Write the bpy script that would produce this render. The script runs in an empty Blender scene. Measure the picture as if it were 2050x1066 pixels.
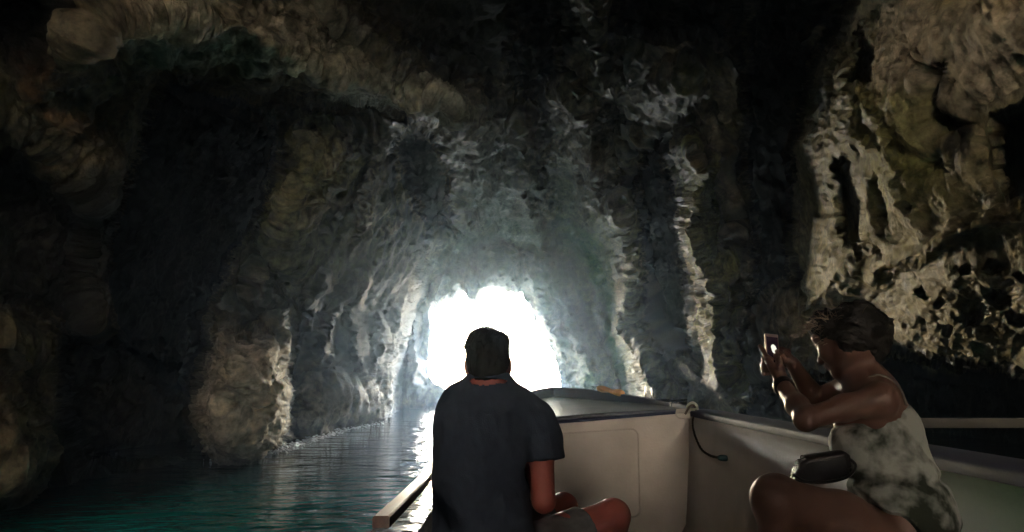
import bpy, bmesh, math, random
import numpy as np
from mathutils import Vector, Matrix
random.seed(4)
S = bpy.context.scene
COL = S.collection
R = math.radians
# ------------------------------------------------------------------ camera, sky, sun, exposure
CAMZ = 1.5
F = 1520.0 / 1025.0                       # focal length over half the picture's width
PITCH = math.atan(232.0 / 1520.0)
cam_d = bpy.data.cameras.new('camera'); cam = bpy.data.objects.new('camera', cam_d); COL.objects.link(cam)
cam_d.sensor_width = 36.0; cam_d.lens = 18.0 * F
cam.location = (0, 0, CAMZ); cam.rotation_euler = (R(90) + PITCH, 0, 0)
cam_d.clip_start = 0.05; cam_d.clip_end = 8000
S.camera = cam
SUN_EL, SUN_AZ = R(26), R(-10)            # azimuth from +Y towards +X
world = bpy.data.worlds.new('World'); S.world = world; world.use_nodes = True
nt = world.node_tree; bg = nt.nodes['Background']
sky = nt.nodes.new('ShaderNodeTexSky'); sky.sky_type = 'NISHITA'; sky.sun_disc = False
sky.sun_elevation = SUN_EL; sky.sun_rotation = SUN_AZ; sky.air_density = 1.0; sky.dust_density = 1.0; sky.ozone_density = 2.0
nt.links.new(sky.outputs[0], bg.inputs[0]); bg.inputs[1].default_value = 0.15
sl = bpy.data.lights.new('sun', 'SUN'); sl.energy = 4.0; sl.angle = R(0.5); sl.color = (1, .97, .93)
sun = bpy.data.objects.new('sun', sl); COL.objects.link(sun)
sd = Vector((math.sin(SUN_AZ) * math.cos(SUN_EL), math.cos(SUN_AZ) * math.cos(SUN_EL), math.sin(SUN_EL)))
sun.rotation_euler = sd.to_track_quat('Z', 'Y').to_euler()
S.view_settings.view_transform = 'Standard'; S.view_settings.look = 'None'
S.view_settings.exposure = 5.4; S.view_settings.gamma = 1.0
S.cycles.max_bounces = 7; S.cycles.diffuse_bounces = 5; S.cycles.glossy_bounces = 3
S.cycles.transmission_bounces = 3; S.cycles.volume_bounces = 0
S.cycles.caustics_reflective = False; S.cycles.caustics_refractive = False
S.cycles.sample_clamp_indirect = 0.0

# ------------------------------------------------------------------ numpy noise
def _hash(ix, iy, iz, s):
    h = (ix.astype(np.uint32) * np.uint32(374761393) + iy.astype(np.uint32) * np.uint32(668265263)
         + iz.astype(np.uint32) * np.uint32(2147483647 - 1) * np.uint32(3) + np.uint32((s * 974634777 + 12345) & 0xffffffff))
    h = (h ^ (h >> np.uint32(13))) * np.uint32(1274126177)
    h = (h ^ (h >> np.uint32(16))) * np.uint32(2246822519)
    return h ^ (h >> np.uint32(15))
def vnoise(x, y, z, s=0):
    """gradient noise, about -1..1"""
    fx, fy, fz = np.floor(x), np.floor(y), np.floor(z)
    ix, iy, iz = fx.astype(np.int64), fy.astype(np.int64), fz.astype(np.int64)
    dx, dy, dz = (x - fx).astype(np.float32), (y - fy).astype(np.float32), (z - fz).astype(np.float32)
    u, v, w = [t * t * t * (t * (t * 6 - 15) + 10) for t in (dx, dy, dz)]
    def g(a, b, c):
        h = _hash(ix + a, iy + b, iz + c, s)
        gx = (h & np.uint32(1023)).astype(np.float32) / 511.5 - 1
        gy = ((h >> np.uint32(10)) & np.uint32(1023)).astype(np.float32) / 511.5 - 1
        gz = ((h >> np.uint32(20)) & np.uint32(1023)).astype(np.float32) / 511.5 - 1
        return gx * (dx - a) + gy * (dy - b) + gz * (dz - c)
    def L(a, b, t): return a + (b - a) * t
    x00 = L(g(0,0,0), g(1,0,0), u); x10 = L(g(0,1,0), g(1,1,0), u)
    x01 = L(g(0,0,1), g(1,0,1), u); x11 = L(g(0,1,1), g(1,1,1), u)
    return 1.4 * L(L(x00, x10, v), L(x01, x11, v), w)
def fbm(x, y, z, o=4, s=0, gain=.5, ridged=False):
    t = 0; a = 1; n = 0
    for i in range(o):
        v = vnoise(x, y, z, s + i)
        t = t + a * ((1 - 2 * np.abs(v)) if ridged else v); n += a
        a *= gain; x = x * 2.03 + 5.1; y = y * 2.03 - 3.7; z = z * 2.03 + 1.3
    return t / n
def cells(x, y, z, s=0):
    """distance to the nearest scattered point, and that point's random number"""
    ix, iy, iz = [np.floor(t).astype(np.int64) for t in (x, y, z)]
    best = np.full(x.shape, 9., np.float32); rnd = np.zeros(x.shape, np.float32)
    for a in (-1, 0, 1):
        for b in (-1, 0, 1):
            for c in (-1, 0, 1):
                h = _hash(ix + a, iy + b, iz + c, s)
                px = ix + a + (h & np.uint32(1023)) / 1023.; py = iy + b + ((h >> np.uint32(10)) & np.uint32(1023)) / 1023.
                pz = iz + c + ((h >> np.uint32(20)) & np.uint32(1023)) / 1023.
                d = np.sqrt((x - px) ** 2 + (y - py) ** 2 + (z - pz) ** 2).astype(np.float32)
                m = d < best; best[m] = d[m]
                r = ((h >> np.uint32(5)) & np.uint32(255)) / 255.
                rnd[m] = r[m]
    return best, rnd
def sstep(a, b, x):
    t = np.clip((x - a) / (b - a), 0, 1); return t * t * (3 - 2 * t)
def poly_sd(px, py, pts):
    """signed distance in px, negative inside"""
    d = np.full(px.shape, 1e9); ins = np.zeros(px.shape, bool)
    n = len(pts)
    for i in range(n):
        ax, ay = pts[i]; bx, by = pts[(i + 1) % n]
        ex, ey = bx - ax, by - ay; wx, wy = px - ax, py - ay
        t = np.clip((wx * ex + wy * ey) / (ex * ex + ey * ey), 0, 1)
        d = np.minimum(d, (wx - t * ex) ** 2 + (wy - t * ey) ** 2)
        c = ((ay > py) != (by > py)) & (px < (bx - ax) * (py - ay) / ((by - ay) if by != ay else 1e-9) + ax)
        ins ^= c
    return np.where(ins, -1, 1) * np.sqrt(d)
def line_d(px, py, pts):
    d = np.full(px.shape, 1e9)
    for (ax, ay), (bx, by) in zip(pts[:-1], pts[1:]):
        ex, ey = bx - ax, by - ay; wx, wy = px - ax, py - ay
        t = np.clip((wx * ex + wy * ey) / (ex * ex + ey * ey), 0, 1)
        d = np.minimum(d, (wx - t * ex) ** 2 + (wy - t * ey) ** 2)
    return np.sqrt(d)

def tag(o, label=None, cat=None, group=None, kind=None):
    if label: o['label'] = label
    if cat: o['category'] = cat
    if group: o['group'] = group
    if kind: o['kind'] = kind
    return o
def obj(name, me, mat=None, parent=None):
    o = bpy.data.objects.new(name, me); COL.objects.link(o)
    if mat is not None: me.materials.append(mat)
    if parent is not None: o.parent = parent
    return o
def np_mesh(name, co, quads, smooth=True):
    me = bpy.data.meshes.new(name)
    co = np.ascontiguousarray(co, np.float32); quads = np.ascontiguousarray(quads, np.int32)
    k = quads.shape[1]
    me.vertices.add(len(co)); me.vertices.foreach_set('co', co.ravel())
    me.loops.add(quads.size); me.loops.foreach_set('vertex_index', quads.ravel())
    me.polygons.add(len(quads)); me.polygons.foreach_set('loop_start', np.arange(0, quads.size, k, dtype=np.int32))
    me.update(calc_edges=True)
    me.polygons.foreach_set('use_smooth', np.full(len(quads), smooth))
    return me

# ------------------------------------------------------------------ materials
def mat(name, color, rough=.6, metal=0., spec=.5, **kw):
    m = bpy.data.materials.new(name); m.use_nodes = True
    b = m.node_tree.nodes['Principled BSDF']
    b.inputs['Base Color'].default_value = (*color, 1); b.inputs['Roughness'].default_value = rough
    b.inputs['Metallic'].default_value = metal; b.inputs['Specular IOR Level'].default_value = spec
    for k, v in kw.items(): b.inputs[k].default_value = v
    return m
def noise_mat(name, c1, c2, scale, rough=(.5, .8), bump=0., bscale=None, detail=6, metal=0., spec=.5, stretch=(1,1,1), lo=.35, hi=.65):
    m = mat(name, c1, rough[0], metal, spec); n = m.node_tree.nodes; l = m.node_tree.links; b = n['Principled BSDF']
    tc = n.new('ShaderNodeTexCoord'); mp = n.new('ShaderNodeMapping'); mp.inputs['Scale'].default_value = stretch
    l.new(tc.outputs['Object'], mp.inputs[0])
    t = n.new('ShaderNodeTexNoise'); t.inputs['Scale'].default_value = scale; t.inputs['Detail'].default_value = detail
    l.new(mp.outputs[0], t.inputs['Vector'])
    r = n.new('ShaderNodeValToRGB'); r.color_ramp.elements[0].position = lo; r.color_ramp.elements[1].position = hi
    r.color_ramp.elements[0].color = (*c1, 1); r.color_ramp.elements[1].color = (*c2, 1)
    l.new(t.outputs['Fac'], r.inputs[0]); l.new(r.outputs[0], b.inputs['Base Color'])
    mr = n.new('ShaderNodeMapRange'); mr.inputs['To Min'].default_value = rough[0]; mr.inputs['To Max'].default_value = rough[1]
    l.new(t.outputs['Fac'], mr.inputs['Value']); l.new(mr.outputs[0], b.inputs['Roughness'])
    if bump:
        t2 = n.new('ShaderNodeTexNoise'); t2.inputs['Scale'].default_value = bscale or scale * 4; t2.inputs['Detail'].default_value = 5
        l.new(mp.outputs[0], t2.inputs['Vector'])
        bp = n.new('ShaderNodeBump'); bp.inputs['Distance'].default_value = bump; bp.inputs['Strength'].default_value = 1
        l.new(t2.outputs['Fac'], bp.inputs['Height']); l.new(bp.outputs[0], b.inputs['Normal'])
    return m

# ------------------------------------------------------------------ the cave
fwd = np.array([0, math.cos(PITCH), math.sin(PITCH)]); upv = np.array([0, -math.sin(PITCH), math.cos(PITCH)])
def to_px(d):
    f = d @ fwd; f = np.where(f < .12, .12, f)
    return 1025 + 1520 * d[..., 0] / f, 533 - 1520 * (d @ upv) / f, (d @ fwd)
Y_END = 44.0
MOUTH = [(858,620),(866,606),(884,600),(905,592),(918,575),(930,580),(938,598),(950,601),(960,578),(985,573),(1015,576),(1046,580),
         (1050,600),(1062,612),(1068,640),(1078,664),(1098,690),(1110,706),(1116,740),(1124,775),(1130,803),(900,806),(902,788),(884,774),(868,768),
         (858,752),(852,728),(855,700),(860,680),(857,650)]
def build_cave():
    def spaced(segs):
        out = [np.linspace(a, b, n, endpoint=False) for a, b, n in segs]
        return np.concatenate(out + [[segs[-1][1]]])
    QG = 1.0
    az = spaced([(-180,-100,60),(-100,-50,90),(-50,-37,70),(-37,37,int(1180*QG)),(37,50,70),(50,100,90),(100,180,60)])
    el = spaced([(-60,-20,16),(-20,-13,24),(-13,31,int(640*QG)),(31,45,70),(45,89.9,60)])
    A, E_ = np.meshgrid(np.radians(az), np.radians(el))
    D = np.stack([np.sin(A) * np.cos(E_), np.cos(A) * np.cos(E_), np.sin(E_)], -1)
    px, py, fz = to_px(D)
    front = fz > .35
    # chamber: march every ray until it leaves the hollow
    def hollow(x, y, z):
        yy = np.clip(y, -14, Y_END)
        xl = np.interp(yy, [-14,-4,4,9,16,24,33,Y_END], [-3.4,-6.6,-7.2,-6.9,-6.3,-5.6,-5.4,-6.4])
        xr = np.interp(yy, [-14,-4,4,9,16,24,33,Y_END], [2.6,5.0,5.6,6.0,6.4,6.2,5.9,6.4])
        h = np.interp(yy, [-14,-4,4,9,16,24,33,Y_END], [4.5,8.2,9.2,9.4,9.6,9.8,9.6,9.6])
        c = (xl + xr) / 2; w = (xr - xl) / 2
        zz = np.maximum(z, 0) / h
        v = (np.abs((x - c) / w)) ** 2.6 + zz ** 2.2
        v = np.maximum(v, np.where(y > Y_END, 9, 0)); v = np.maximum(v, np.where(y < -14, 9, 0))
        return v < 1
    lo = np.zeros(A.shape); t = np.zeros(A.shape); done = np.zeros(A.shape, bool)
    step = .35
    for i in range(150):
        t2 = t + step
        ins = hollow(D[...,0]*t2, D[...,1]*t2, D[...,2]*t2 + CAMZ)
        done |= ~ins; t = np.where(done, t, t2)
        if done.all(): break
    lo = t.copy(); hi = t + step
    for i in range(9):
        mid = (lo + hi) / 2
        ins = hollow(D[...,0]*mid, D[...,1]*mid, D[...,2]*mid + CAMZ)
        lo = np.where(ins, mid, lo); hi = np.where(ins, hi, mid)
    r = lo
    # ---- large forms. px/py are only coordinates on the wall, as seen from the middle of the chamber
    wv = 26
    nx = fbm(px/120., py/120., px*0+3, 4, 11); ny = fbm(px/120., py/120., px*0+9, 4, 21)
    nf = fbm(px/34., py/34., px*0+5, 3, 31); ng = fbm(px/34., py/34., px*0+7, 3, 41)
    qx = px + wv * nx + 13 * nf + 6 * vnoise(px/12., py/12., px*0+2, 45); qy = py + wv * ny + 13 * ng + 6 * vnoise(px/12., py/12., px*0+6, 46)
    lr = np.zeros(A.shape)
    damp = np.where(front, 1., 0.)
    def recess(pts, amt, edge=22, grow=0):
        nonlocal lr
        s = poly_sd(qx, qy, pts) - grow
        lr = lr + damp * amt * (1 - sstep(-edge, edge * .35, s))
    def bulge(pts, amt, w=60):
        nonlocal lr
        s = poly_sd(qx, qy, pts)
        lr = lr - damp * amt * np.sqrt(np.clip(-s / w, 0, 1))
    def ridge(pts, w, amt, p=1.5):
        nonlocal lr
        d = line_d(qx, qy, pts)
        lr = lr - damp * amt * np.clip(1 - d / w, 0, 1) ** p
    FEATURES(recess, bulge, ridge)
    r = r * np.exp(lr)
    # smooth frame behind the picture
    P = D * r[..., None]; P[..., 2] += CAMZ
    def normals(P):
        du = np.gradient(P, axis=1); dv = np.gradient(P, axis=0)
        n = np.cross(dv, du); n /= (np.linalg.norm(n, axis=-1, keepdims=True) + 1e-9)
        s = np.sign((n * -D).sum(-1, keepdims=True)); s[s == 0] = 1
        return n * s
    def blur(a, k, ax):
        c = np.cumsum(np.concatenate([np.repeat(np.take(a, [0], ax), k + 1, ax), a, np.repeat(np.take(a, [-1], ax), k, ax)], ax), ax)
        n_ = a.shape[ax]; w_ = 2 * k + 1
        return (np.take(c, range(w_, w_ + n_), ax) - np.take(c, range(0, n_), ax)) / w_
    k = int(7 * QG) + 1
    N = normals(blur(blur(blur(blur(P, k, 0), k, 1), k, 0), k, 1))
    N = N - .25 * D; N /= np.linalg.norm(N, axis=-1, keepdims=True)
    P0 = P.copy()
    x, y, z = P[...,0], P[...,1], P[...,2]
    nearr = sstep(3, 14, r)
    far = sstep(24, 40, y)
    amp = .55 * (1 - .25 * far)
    # water worn, fluted rock: noise drawn out downwards, ridged, with scalloped hollows
    big = fbm(x*.33, y*.33, z*.26, 3, 50)
    flute = fbm(x*.95 + .8*big, y*.95, z*.42, 4, 60, ridged=True)
    mid = fbm(x*1.5, y*1.5, z*1.1, 4, 70)
    wx, wy, wz = x + .10*mid, y + .10*big, z + .08*mid
    facing = np.clip(-(N * D).sum(-1) * 1.7, .22, 1)
    crag = fbm(wx*2.1, wy*2.1, wz*1.15, 4, 90, ridged=True)
    fine = .35*fbm(wx*5.6, wy*5.6, wz*4.6, 3, 80, ridged=True) + 1.1*fbm(wx*6.6, wy*6.6, wz*6.0, 4, 84, gain=.7)
    b1, r1 = cells(x*1.35 + .12*mid, y*1.35, z*.95 + .1*mid, 15)
    b2, r2 = cells(x*3.9 + .2*crag, y*3.9, z*3.1, 16)
    patch = .35 + .65*sstep(-.3, .35, fbm(x*.55, y*.55, z*.55, 3, 95))
    right = sstep(1.5, 4.5, x) * (1 - sstep(13, 19, y)) * sstep(-6, 0, y)
    d = amp * ((.8 - .4*right)*big + (.5 - .36*right)*flute + (.45 - .3*right)*mid) * (.35+.65*facing) + facing * (1 + 1.3*far) * (patch * (.12 * crag * (1 - .6*right) + .085 * fine * (1 - .1*right)) + (.20*(.5 - b1) + .16*(r1-.5)*(b1 < .5)*0) * (1 - .75*right) + .13*(.5 - b2)*(.4+.6*patch)*(1 - .65*right))
    c, rn = cells(x*1.05 + .35*mid, y*1.05, z*1.05 + .3*big, 5)
    pit = sstep(0, 1, np.clip((.22 + .30*rn - c) / .16, 0, 1))
    c2, rn2 = cells(x*3.0 + .3*fine, y*3.0, z*3.4, 6)
    pit2 = sstep(0, 1, np.clip((.08 + .25*rn2 - c2) / .13, 0, 1))
    right = sstep(1.5, 4.5, x) * (1 - sstep(13, 19, y)) * sstep(-6, 0, y)
    pitw = .12 + .88 * right
    gap = sstep(.1, -.3, fbm(x*.5, y*.5, z*.5, 2, 99))
    d = d - facing * pitw * (.55 * pit * (rn > .78) + .24 * pit2 * (rn2 > .55)) * (.5 + .5*gap)
    hold = 1 - np.exp(-(np.clip(poly_sd(px, py, MOUTH), 0, 1e4) / 32.))    # keep the outline of the mouth
    d = d * np.where(front, hold, 1)
    P = P + N * d[..., None]
    # ---- stone colours, with light and shade painted in by region
    x, y, z = P[...,0], P[...,1], P[...,2]
    t1 = sstep(-.25, .35, fbm(x*.6, y*.6, z*.6, 4, 120)); t2_ = sstep(-.1, .4, fbm(x*.9, y*.9, z*.55, 4, 130))
    t3 = sstep(-.3, .4, fbm(x*4, y*4, z*4, 3, 140))
    tan = np.array([.22,.175,.115]); pale = np.array([.50,.42,.30]); olive = np.array([.068,.070,.022]); dark = np.array([.011,.013,.014]); grey = np.array([.078,.075,.050])
    mx = lambda a, b, t: a + (b - a) * t[..., None]
    col = mx(np.broadcast_to(grey, P.shape).copy(), tan, t1*.8)
    col = mx(col, olive, .75 * t2_)
    col = mx(col, pale, .5 * sstep(.0, .5, fbm(x*3.1, y*3.1, z*2.6, 4, 145)) * sstep(.35, .7, t1))
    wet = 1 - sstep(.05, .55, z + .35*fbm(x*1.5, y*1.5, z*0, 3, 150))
    def stain_light_shade(pts, c, amt, edge=40):
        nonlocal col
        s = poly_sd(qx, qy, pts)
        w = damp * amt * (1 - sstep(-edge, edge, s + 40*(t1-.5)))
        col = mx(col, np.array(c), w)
    STAINS_LIGHT_SHADE(stain_light_shade, tan, pale, olive, dark, grey)
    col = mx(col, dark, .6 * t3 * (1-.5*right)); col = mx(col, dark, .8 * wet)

    col = mx(col, dark, .4 * np.clip(pit*(rn > .78) + pit2*(rn2 > .55),0,1) * right)  # shade painted into the pits
    # ---- faces
    H, W = A.shape
    idx = np.arange(H*W).reshape(H, W)
    q = np.stack([idx[:-1,:-1], idx[:-1,1:], idx[1:,1:], idx[1:,:-1]], -1).reshape(-1, 4)
    ctr = (D[:-1,:-1] + D[1:,1:]) / 2
    cx, cy, cf = to_px(ctr)
    ms = poly_sd(cx + 5*fbm(cx/9., cy/9., cx*0, 2, 7), cy + 5*fbm(cx/9., cy/9., cx*0+4, 2, 8), MOUTH)
    kill = (ms < 0) & (cf > .3)
    zc = (P[:-1,:-1,2] + P[1:,1:,2]) / 2
    kill |= zc < -1.2
    # the rear mouth, behind the boat
    ra = np.degrees((A[:-1,:-1] + A[1:,1:]) / 2); re_ = np.degrees((E_[:-1,:-1] + E_[1:,1:]) / 2)
    for (a0, e0, aw, ew) in REAR:
        kill |= (((ra - a0) / aw) ** 2 + ((re_ - e0) / ew) ** 2) < 1
    q = q[~kill.ravel()]
    co = P.reshape(-1, 3)
    # rim of the mouth, carried outwards so that the rock has thickness
    e = np.concatenate([q[:, [0,1]], q[:, [1,2]], q[:, [2,3]], q[:, [3,0]]])
    es = np.sort(e, 1); key = es[:,0].astype(np.int64)*len(co) + es[:,1]
    u, inv, cnt = np.unique(key, return_inverse=True, return_counts=True)
    be = e[cnt[inv] == 1]
    be = be[(co[be[:,0],1] > 25) & (co[be[:,0],2] > -1.1)]
    vs = np.unique(be); base = len(co); cols = col.reshape(-1, 3)
    prev = vs; layers = 5; 
    for k in range(1, layers + 1):
        pc = co[vs].copy(); g = 1.7 * k
        cen = np.array([-.4, Y_END, 2.5]); out = pc - cen; out[:,1] = 0
        out /= np.linalg.norm(out, axis=1, keepdims=True) + 1e-6
        nn = fbm(pc[:,0]*.7, pc[:,1]*.7 + k*.9, pc[:,2]*.7, 3, 200)
        pc += out * (.10 * g + .5*nn*(k > 0))[:, None]; pc[:,1] += g + .4 * nn
        new = np.arange(len(co), len(co) + len(pc)); co = np.concatenate([co, pc]); cols = np.concatenate([cols, cols[vs]])
        mp = dict(zip(vs.tolist(), range(len(vs))))
        a = np.array([mp[i] for i in be[:,0].tolist()]); b = np.array([mp[i] for i in be[:,1].tolist()])
        q = np.concatenate([q, np.stack([prev[b], prev[a], new[a], new[b]], -1)]); prev = new
    # outer skin of the headland, so that the walls are metres thick
    st = 8; ia = np.unique(np.r_[np.arange(0, H, st), H-1]); ja = np.unique(np.r_[np.arange(0, W, st), W-1])
    Po = P0[np.ix_(ia, ja)] + D[np.ix_(ia, ja)] * 3.0
    Po[..., 1] = np.minimum(Po[..., 1], Y_END + 4.5)
    b0 = len(co); h2, w2 = len(ia), len(ja)
    co = np.concatenate([co, Po.reshape(-1, 3)]); cols = np.concatenate([cols, col[np.ix_(ia, ja)].reshape(-1, 3)])
    id2 = b0 + np.arange(h2*w2).reshape(h2, w2)
    q2 = np.stack([id2[:-1,:-1], id2[:-1,1:], id2[1:,1:], id2[1:,:-1]], -1).reshape(-1, 4)
    Dc = (D[np.ix_(ia[:-1], ja[:-1])] + D[np.ix_(ia[1:], ja[1:])]) / 2
    ox, oy, of = to_px(Dc)
    ko = (poly_sd(ox, oy, MOUTH) < 22) & (of > .3)
    ra = np.degrees((A[np.ix_(ia[:-1], ja[:-1])] + A[np.ix_(ia[1:], ja[1:])]) / 2); re_ = np.degrees((E_[np.ix_(ia[:-1], ja[:-1])] + E_[np.ix_(ia[1:], ja[1:])]) / 2)
    for (a0, e0, aw, ew) in REAR:
        ko |= (((ra - a0) / (aw+1)) ** 2 + ((re_ - e0) / (ew+1)) ** 2) < 1
    q = np.concatenate([q, q2[~ko.ravel()]])
    used = np.unique(q); remap = np.zeros(len(co), np.int32); remap[used] = np.arange(len(used))
    me = np_mesh('cave_rock', co[used], remap[q])
    ca = me.color_attributes.new('stone', 'FLOAT_COLOR', 'POINT')
    ca.data.foreach_set('color', np.concatenate([cols[used], np.ones((len(used),1))], 1).astype(np.float32).ravel())
    return me
# rear openings: azimuth, elevation, half width, half height in degrees seen from the chamber
REAR = [(-161, 10, 13, 12), (164, 17, 12, 9)]  # second opening added to light the left roof
def FEATURES(recess, bulge, ridge):
    # left: big lit arch with the void beneath it
    recess([(575,250),(500,185),(330,135),(295,200),(255,300),(215,420),(185,560),(215,700),(330,790),(410,830),(430,640),(480,520),(540,430),(570,330)], .85, 24)
    recess([(-300,-300),(150,-60),(140,120),(60,150),(-300,200)], .25, 40)
    recess([(-300,230),(60,260),(200,430),(150,700),(-300,620)], .28, 60)
    ridge([(130,110),(200,50),(330,20),(480,60),(620,125),(760,170),(910,235)], 130, .24)
    ridge([(640,20),(760,110),(900,215)], 40, .08)
    recess([(560,200),(700,180),(830,215),(720,222),(600,250)], .2, 16)
    # second arch with its drapery
    bulge([(575,262),(720,232),(830,218),(800,330),(860,450),(850,600),(640,640),(560,560),(510,440)], .12, 60)
    ridge([(575,255),(700,232),(835,214)], 20, .05)
    for k, (a, b) in enumerate([((690,262),(520,440)),((640,262),(540,400)),((680,300),(600,440)),((730,350),(690,520)),((600,270),(590,330))]):
        ridge([a, ((a[0]+b[0])/2+14, (a[1]+b[1])/2-8), b], 20, .045, 1.2)
    recess([(815,222),(870,268),(905,340),(900,440),(850,460),(800,380),(775,290)], .38, 14)
    recess([(500,180),(640,190),(600,250),(520,290)], .12, 20)
    for a in ([(905,470),(925,540),(940,600)],[(1000,470),(1010,560)],[(880,540),(870,600)],[(960,430),(975,500)],[(1050,520),(1062,570)]): ridge(a, 24, .07, 1.1)
    # left foot of the wall
    bulge([(432,630),(470,680),(520,660),(560,610),(582,740),(570,880),(500,925),(430,915),(395,830),(430,740)], .3, 60)
    for a in ([(440,650),(470,720),(430,830)],[(470,740),(520,800),(490,890)],[(540,760),(560,820),(545,880)],[(500,700),(560,780)]):
        ridge(a, 26, .04, 1.1)
    recess([(583,640),(600,760),(595,850),(575,880),(570,760)], .2, 10)
    bulge([(590,770),(680,740),(740,770),(790,850),(600,870)], .08, 40)
    bulge([(-200,700),(0,770),(60,850),(80,900),(60,1000),(-200,1050)], .3, 70)
    recess([(90,640),(400,700),(390,860),(420,930),(150,960),(90,820)], .3, 30)
    for a in ([(640,560),(610,640),(640,700)],[(720,560),(700,640),(720,740)],[(790,600),(800,680),(830,760)],[(520,540),(500,600)],[(660,640),(640,720)],[(760,640),(745,720)],[(820,640),(835,800)]):
        ridge(a, 20, .06, 1.1)
    # middle buttress running down to the mouth
    ridge([(880,190),(950,280),(1000,400),(1030,480),(1000,560)], 120, .18)
    ridge([(1040,230),(1050,360),(1075,470),(1100,600),(1190,740)], 60, .14)
    ridge([(1150,190),(1170,260),(1190,330),(1200,420)], 60, .16)
    ridge([(1195,-40),(1200,60),(1205,160)], 46, .13)
    recess([(990,-100),(1150,-100),(1165,60),(1120,170),(1050,230),(1000,120)], .3, 30)
    recess([(1215,170),(1300,240),(1290,260),(1210,250)], .3, 14)
    recess([(1080,560),(1110,640),(1150,700),(1130,610)], .12, 12)
    # curtains and shafts on the right
    bulge([(1330,110),(1390,95),(1420,180),(1360,240),(1290,200)], .1, 40)
    recess([(1275,300),(1330,270),(1370,420),(1385,560),(1390,700),(1330,720),(1290,640),(1275,480)], .55, 14)
    recess([(1400,330),(1440,330),(1470,450),(1440,520),(1400,440)], .2, 14)
    recess([(1490,-100),(1740,-60),(1700,60),(1640,160),(1600,300),(1590,560),(1500,620),(1490,440),(1480,200)], .6, 22)
    recess([(1230,-100),(1490,-100),(1480,130),(1400,80),(1300,90),(1230,60)], .3, 24)
    ridge([(1245,430),(1268,560),(1240,660),(1300,750),(1330,800)], 48, .2, 1.2)
    ridge([(1200,560),(1220,660),(1270,760)], 30, .07, 1.1)
    ridge([(1380,300),(1412,372),(1385,450),(1425,545),(1440,640),(1450,750)], 40, .26, 1.1)
    ridge([(1450,465),(1465,540),(1490,600),(1480,690)], 24, .16, 1.1)
    ridge([(1290,700),(1400,760),(1530,790)], 24, .08, 1.1)
    recess([(1395,640),(1400,740),(1320,720),(1300,660)], .15, 12)
    # right: honeycombed boulder hanging over a black undercut
    bulge([(1610,620),(1600,560),(1640,430),(1620,280),(1660,140),(1740,40),(1800,-60),(2700,-300),(2700,760),(2050,735),(1930,715),(1790,690),(1760,610)], .42, 160)
    recess([(1500,780),(1780,696),(1930,722),(2060,745),(2800,800),(2800,1700),(1400,1700),(1450,860)], .75, 14)
    recess([(1885,95),(1915,110),(1895,195),(1955,240),(1945,295),(1885,262),(1868,180)], .3, 12)
    recess([(1990,235),(2120,180),(2160,380),(2010,410),(1985,330)], .3, 16)
    recess([(1690,170),(1720,60),(1755,90),(1760,150),(1730,175)], .3, 12)
    recess([(1680,310),(1710,300),(1735,420),(1730,520),(1690,500),(1675,380)], .16, 12)
    recess([(1850,300),(1900,290),(1920,345),(1880,350)], .14, 10)
    for p in ((1948,630,20),(2003,600,26),(1900,650,11),(1985,545,14),(1935,548,10),(2040,640,20),(1850,580,10),(1880,605,8),(2035,560,10)):
        recess([(p[0]+p[2]*1.1*math.cos(t), p[1]+p[2]*math.sin(t)) for t in np.linspace(0, 6.28, 9)[:-1]], .17, p[2]*.7)
    ridge([(1760,545),(1850,500),(1950,455),(2060,415)], 26, .07, 1.2)
    ridge([(1700,150),(1705,220),(1712,300)], 14, .05, 1.1)
    ridge([(1730,190),(1780,260),(1800,330)], 16, .05, 1.1)
    ridge([(1690,200),(1700,260),(1760,300)], 16, .05, 1.1)
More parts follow.
